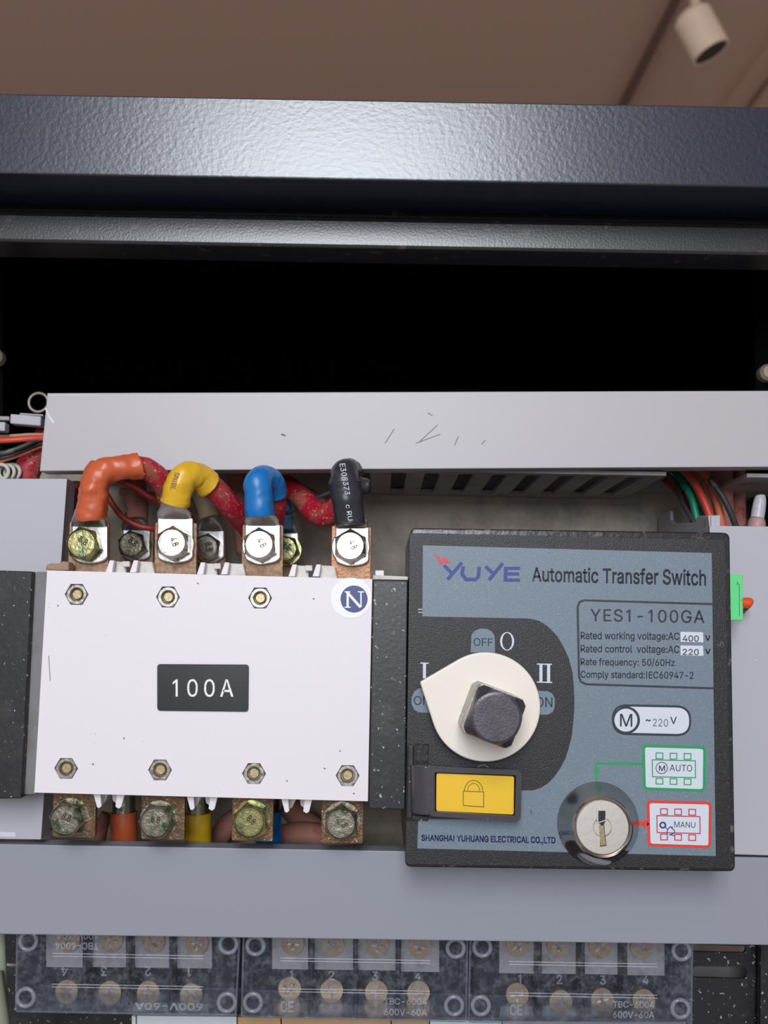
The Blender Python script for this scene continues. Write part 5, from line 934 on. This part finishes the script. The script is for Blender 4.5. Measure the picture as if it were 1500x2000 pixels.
# ------------------------------------------------------------------ terminal blocks
YC = 0.4600
def screw_mesh(m):
    K = []
    r_ = 21
    w2 = 3.2; l2 = 12
    cross = [(-w2, -l2), (w2, -l2), (w2, -w2), (l2, -w2), (l2, w2), (w2, w2), (w2, l2), (-w2, l2), (-w2, w2), (-l2, w2), (-l2, -w2), (-w2, -w2)]
    vs, fs = curve_mesh([circ(0, 0, r_ * 10, 32), [(x * 10, y * 10) for x, y in cross]], 0.5)
    k_ = S(1, .485) / 10
    vs = [Vector((v.x * k_, -v.z * 0.0014, v.y * k_)) for v in vs]
    n0 = len(vs)
    for i in range(32):
        a = 2 * math.pi * i / 32; vs.append(Vector((r_ * 10 * k_ * 0.97 * math.cos(a), 0.0012, r_ * 10 * k_ * 0.97 * math.sin(a))))
    fs.append(list(range(n0, n0 + 32)))
    me = bpy.data.meshes.new('screw'); me.from_pydata(vs, [], fs)
    bm = bmesh.new(); bm.from_mesh(me); bmesh.ops.recalc_face_normals(bm, faces=bm.faces); bm.to_mesh(me); bm.free()
    me.materials.append(MATS[m]); return me
SCM = screw_mesh('screw_brass')
RM = None
def ring_mesh():
    rr, tt = S(15.5, YC), S(4.0, YC); vs, fs = [], []; n = 28
    for i in range(n):
        a = 2 * math.pi * i / n
        for k in range(8):
            b = 2 * math.pi * k / 8; q = rr + tt * math.cos(b); vs.append((q * math.cos(a), tt * math.sin(b), q * math.sin(a))); fs.append([i * 8 + k, i * 8 + (k + 1) % 8, ((i + 1) % n) * 8 + (k + 1) % 8, ((i + 1) % n) * 8 + k])
    me = bpy.data.meshes.new('ring'); me.from_pydata(vs, [], fs); me.materials.append(MATS['boss_clear'])
    for p in me.polygons: p.use_smooth = True
    return me
RM = ring_mesh()
def block(label, q, topx, botx, yb_, rings, ribs, nums, numq, marks, plates, tiles):
    t = empty('terminal_block', P((q[0][0] + q[1][0]) / 2, q[2][1], 0.48), label, 'terminal block', None)
    s_ = 0.02
    prism('base', [(q[0][0] + 6, q[0][1]), (q[1][0] - 6, q[1][1]), (q[2][0] - 8, q[2][1] - 6), (q[3][0] + 8, q[3][1] - 6)], 0.4935, 0.53, 'block_black', t, 0.0005)
    cov = prism('cover', rrect(q, 6, 3), YC, YC + 0.0016, 'cover_clear', t, 0.0003)
    cov['label'] = 'dusty transparent cover'
    plate('cover_wall', rrect(q, 6, 3), [rrect(inset(q, 4), 4, 3)], YC + 0.0017, 0.4934, 'cover_edge', cov)
    for x0, x1, y0, y1 in plates:
        prism('contact_plate', [(x0, y0), (x1, y0 + 1), (x1, y1 + 1), (x0, y1)], 0.4868, 0.4885, 'block_plate', t, 0.0002)
    for x0, x1, y0, y1, m in tiles:
        prism('wire_tag', [(x0, y0), (x1, y0 + 1), (x1 + 3, y1 + 1), (x0 - 3, y1)], 0.4880, 0.4895, m, t)
    px0 = plates[0][0] - 6
    for i in range(len(plates) - 1):
        xm = (plates[i][1] + plates[i + 1][0]) / 2
        prism('barrier', [(xm - 3.5, q[0][1] - 20), (xm + 3.5, q[0][1] - 20), (xm + 3.5, q[2][1] - 14), (xm - 3.5, q[2][1] - 14)], 0.476, 0.4934, 'block_black', t, 0.0003)
    for x, y in topx + botx:
        c_ = P(x, y, 0.4855); o = link_mesh('screw', SCM, t, c_); o.rotation_euler = (0, random.uniform(0, 1.5), 0)
        ph = prism('clamp_washer', circ(x, y, 19, 20), 0.4861, 0.4934, 'nut_steel', t)
    for x, y in rings:
        link_mesh('screw_boss', RM, cov, P(x, y, YC - 0.0003))
    for x0, y0, x1, y1 in ribs:
        for dy in (0, 5.5):
            strokes('rib', [((x0, y0 + dy), (x1, y1 + dy), 1.5)], 1.5, YC - 0.00015, 'emboss', cov)
    for s_, qq in nums + marks:
        text(s_, qq, YC - 0.0001, 'emboss', cov, name='embossed_mark', outline=0.028 if len(s_) > 1 else 0.022)
    return t
def up(xL, yT, xR, h, sl=0.012): return tq(xL, yT, xR, h, sl)
def down(xL, yT, xR, h, sl=0.012):
    a_ = tq(xL, yT, xR, h, sl); return [a_[2], a_[3], a_[0], a_[1]]
block('leftmost clear covered terminal block with upside-down numbers', [(32, 1815), (470, 1822), (462, 1985), (29, 1977)],
      [(135, 1836), (218, 1836), (300, 1838), (385, 1842)], [(131, 1936), (215, 1938), (290, 1938), (374, 1943)], 0,
      [(55, 1838), (50, 1948), (446, 1844), (443, 1958)], [(103, 1862, 397, 1867), (101, 1922, 396, 1927)],
      [('4', down(119, 1888, 133, 17)), ('3', down(197, 1888, 209, 18)), ('2', down(283, 1888, 295, 18)), ('1', down(367, 1890, 373, 18))], None,
      [('TBC-6004', down(108, 1840, 192, 14)), ('600V-60A', down(264, 1958, 396, 14)), ('600V-60A', down(110, 1822, 192, 12))],
      [(90, 162, 1820, 1889), (167, 247, 1820, 1889), (251, 331, 1820, 1890), (336, 414, 1820, 1891)], [(262, 326, 1958, 1976, 'tile_white'), (345, 405, 1960, 1978, 'tile_white')])
block('middle clear covered terminal block above tan tiles', [(474, 1820), (915, 1828), (912, 1997), (470, 1988)],
      [(572, 1842), (650, 1844), (738, 1846), (820, 1848)], [(566, 1930), (648, 1934), (735, 1937), (817, 1938)], 0,
      [(499, 1847), (494, 1958), (890, 1852), (887, 1964)], [(548, 1871, 840, 1876), (545, 1931, 840, 1936)],
      [('1', up(566, 1895, 572, 17)), ('2', up(641, 1896, 653, 18)), ('3', up(727, 1897, 738, 18)), ('4', up(810, 1901, 822, 12))], None,
      [('TBC-6004', up(750, 1949, 834, 13)), ('600V-60A', up(750, 1970, 834, 13)), ('CE', up(548, 1955, 573, 22))],
      [(531, 602, 1825, 1893), (614, 690, 1825, 1894), (699, 773, 1825, 1895), (783, 858, 1825, 1898)], [(536, 600, 1960, 1986, 'tile_tan'), (622, 688, 1962, 1987, 'block_plate'), (700, 772, 1962, 1988, 'tile_tan'), (785, 845, 1964, 1990, 'tile_tan')])
block('rightmost clear covered terminal block beside the slotted black rail', [(917, 1828), (1354, 1834), (1352, 2004), (913, 1998)],
      [(1010, 1845), (1090, 1846), (1172, 1848), (1253, 1850)], [(1010, 1942), (1095, 1956), (1176, 1952), (1257, 1954)], 0,
      [(942, 1850), (939, 1964), (1331, 1857), (1329, 1970)], [(995, 1878, 1284, 1883), (993, 1939, 1284, 1944)],
      [('1', up(1012, 1903, 1018, 17)), ('2', up(1087, 1904, 1098, 18)), ('3', up(1172, 1905, 1183, 18)), ('4', up(1255, 1906, 1267, 16))], None,
      [('TBC-6004', up(1197, 1955, 1278, 13)), ('600V-60A', up(1197, 1975, 1278, 13)), ('CE', up(996, 1962, 1020, 21))],
      [(975, 1048, 1828, 1901), (1058, 1132, 1828, 1902), (1142, 1216, 1828, 1903), (1225, 1298, 1828, 1905)], [(978, 1040, 1966, 1992, 'tile_white'), (1060, 1128, 1966, 1993, 'tile_white')])

# slotted black rail, lower right
rl = plate('mounting_rail', [(1346, 1810), (1487, 1812), (1484, 2080), (1340, 2080)], [rrect([(1300 + 52, 1845), (1457, 1848), (1456, 1861), (1352, 1859)], 6, 4), rrect([(1352, 1887), (1459, 1888), (1458, 1912), (1352, 1909)], 11, 5)], 0.478, 0.4795, 'black_side')
tag(rl, 'black steel mounting rail with oblong slots at the lower right', 'rail')
r2 = prism('side_bracket', [(1487, 1812), (1560, 1813), (1560, 2080), (1484, 2080)], 0.470, 0.474, 'black_side')
tag(r2, 'black steel side bracket in the lower right corner', 'bracket')
r3 = prism('rear_strip', [(1330, 1870), (1500, 1872), (1500, 1930), (1330, 1928)], 0.500, 0.503, 'grey_plastic')
tag(r3, 'dusty grey strip seen through the long slot of the black rail', 'strip')
# tiles under the blocks
mks = empty('marker_strip', P(600, 2010, 0.478), 'row of white and tan marker tiles below the terminal blocks', 'marker strip')
for x0, x1, m in ((257, 265, 'tile_white'), (267, 462, 'tile_white'), (464, 548, 'tile_tan'), (550, 763, 'tile_tan'), (765, 838, 'tile_tan'), (840, 980, 'tile_white'), (982, 1340, 'block_plate')):
    yy = 1984 + (x0 - 257) * 0.014
    prism('marker_tile', [(x0, yy), (x1, yy + 2), (x1, 2070), (x0, 2070)], 0.478, 0.482, m, mks, 0.0003)
# base plate of black steel behind the blocks, cables at the lower left
cr = prism('cross_rail', [(-80, 1800), (1345, 1815), (1345, 2120), (-80, 2110)], 0.5305, 0.534, 'black_side')
tag(cr, 'black steel cross rail behind the terminal blocks', 'rail')
cable('sage green cable running down the lower left edge', [(2, 1800, .468), (3, 1850, .468), (5, 1900, .468), (8, 1960, .468), (12, 2050, .468)], 'wire_sage', S(8, .468), 0, 'cable', 'cable')
cable('thick sage cable in the bottom left corner', [(-14, 1900, .462), (-8, 1945, .460), (0, 2000, .458), (8, 2060, .458)], 'wire_sage', S(17, .46), 0, 'cable', 'cable')
cable('short grey wire crossing beside the leftmost terminal block', [(-10, 1880, .485), (15, 1884, .485), (40, 1884, .49), (70, 1880, .51)], 'coil_white', S(2.6, .485), 0, 'wire', 'wire')
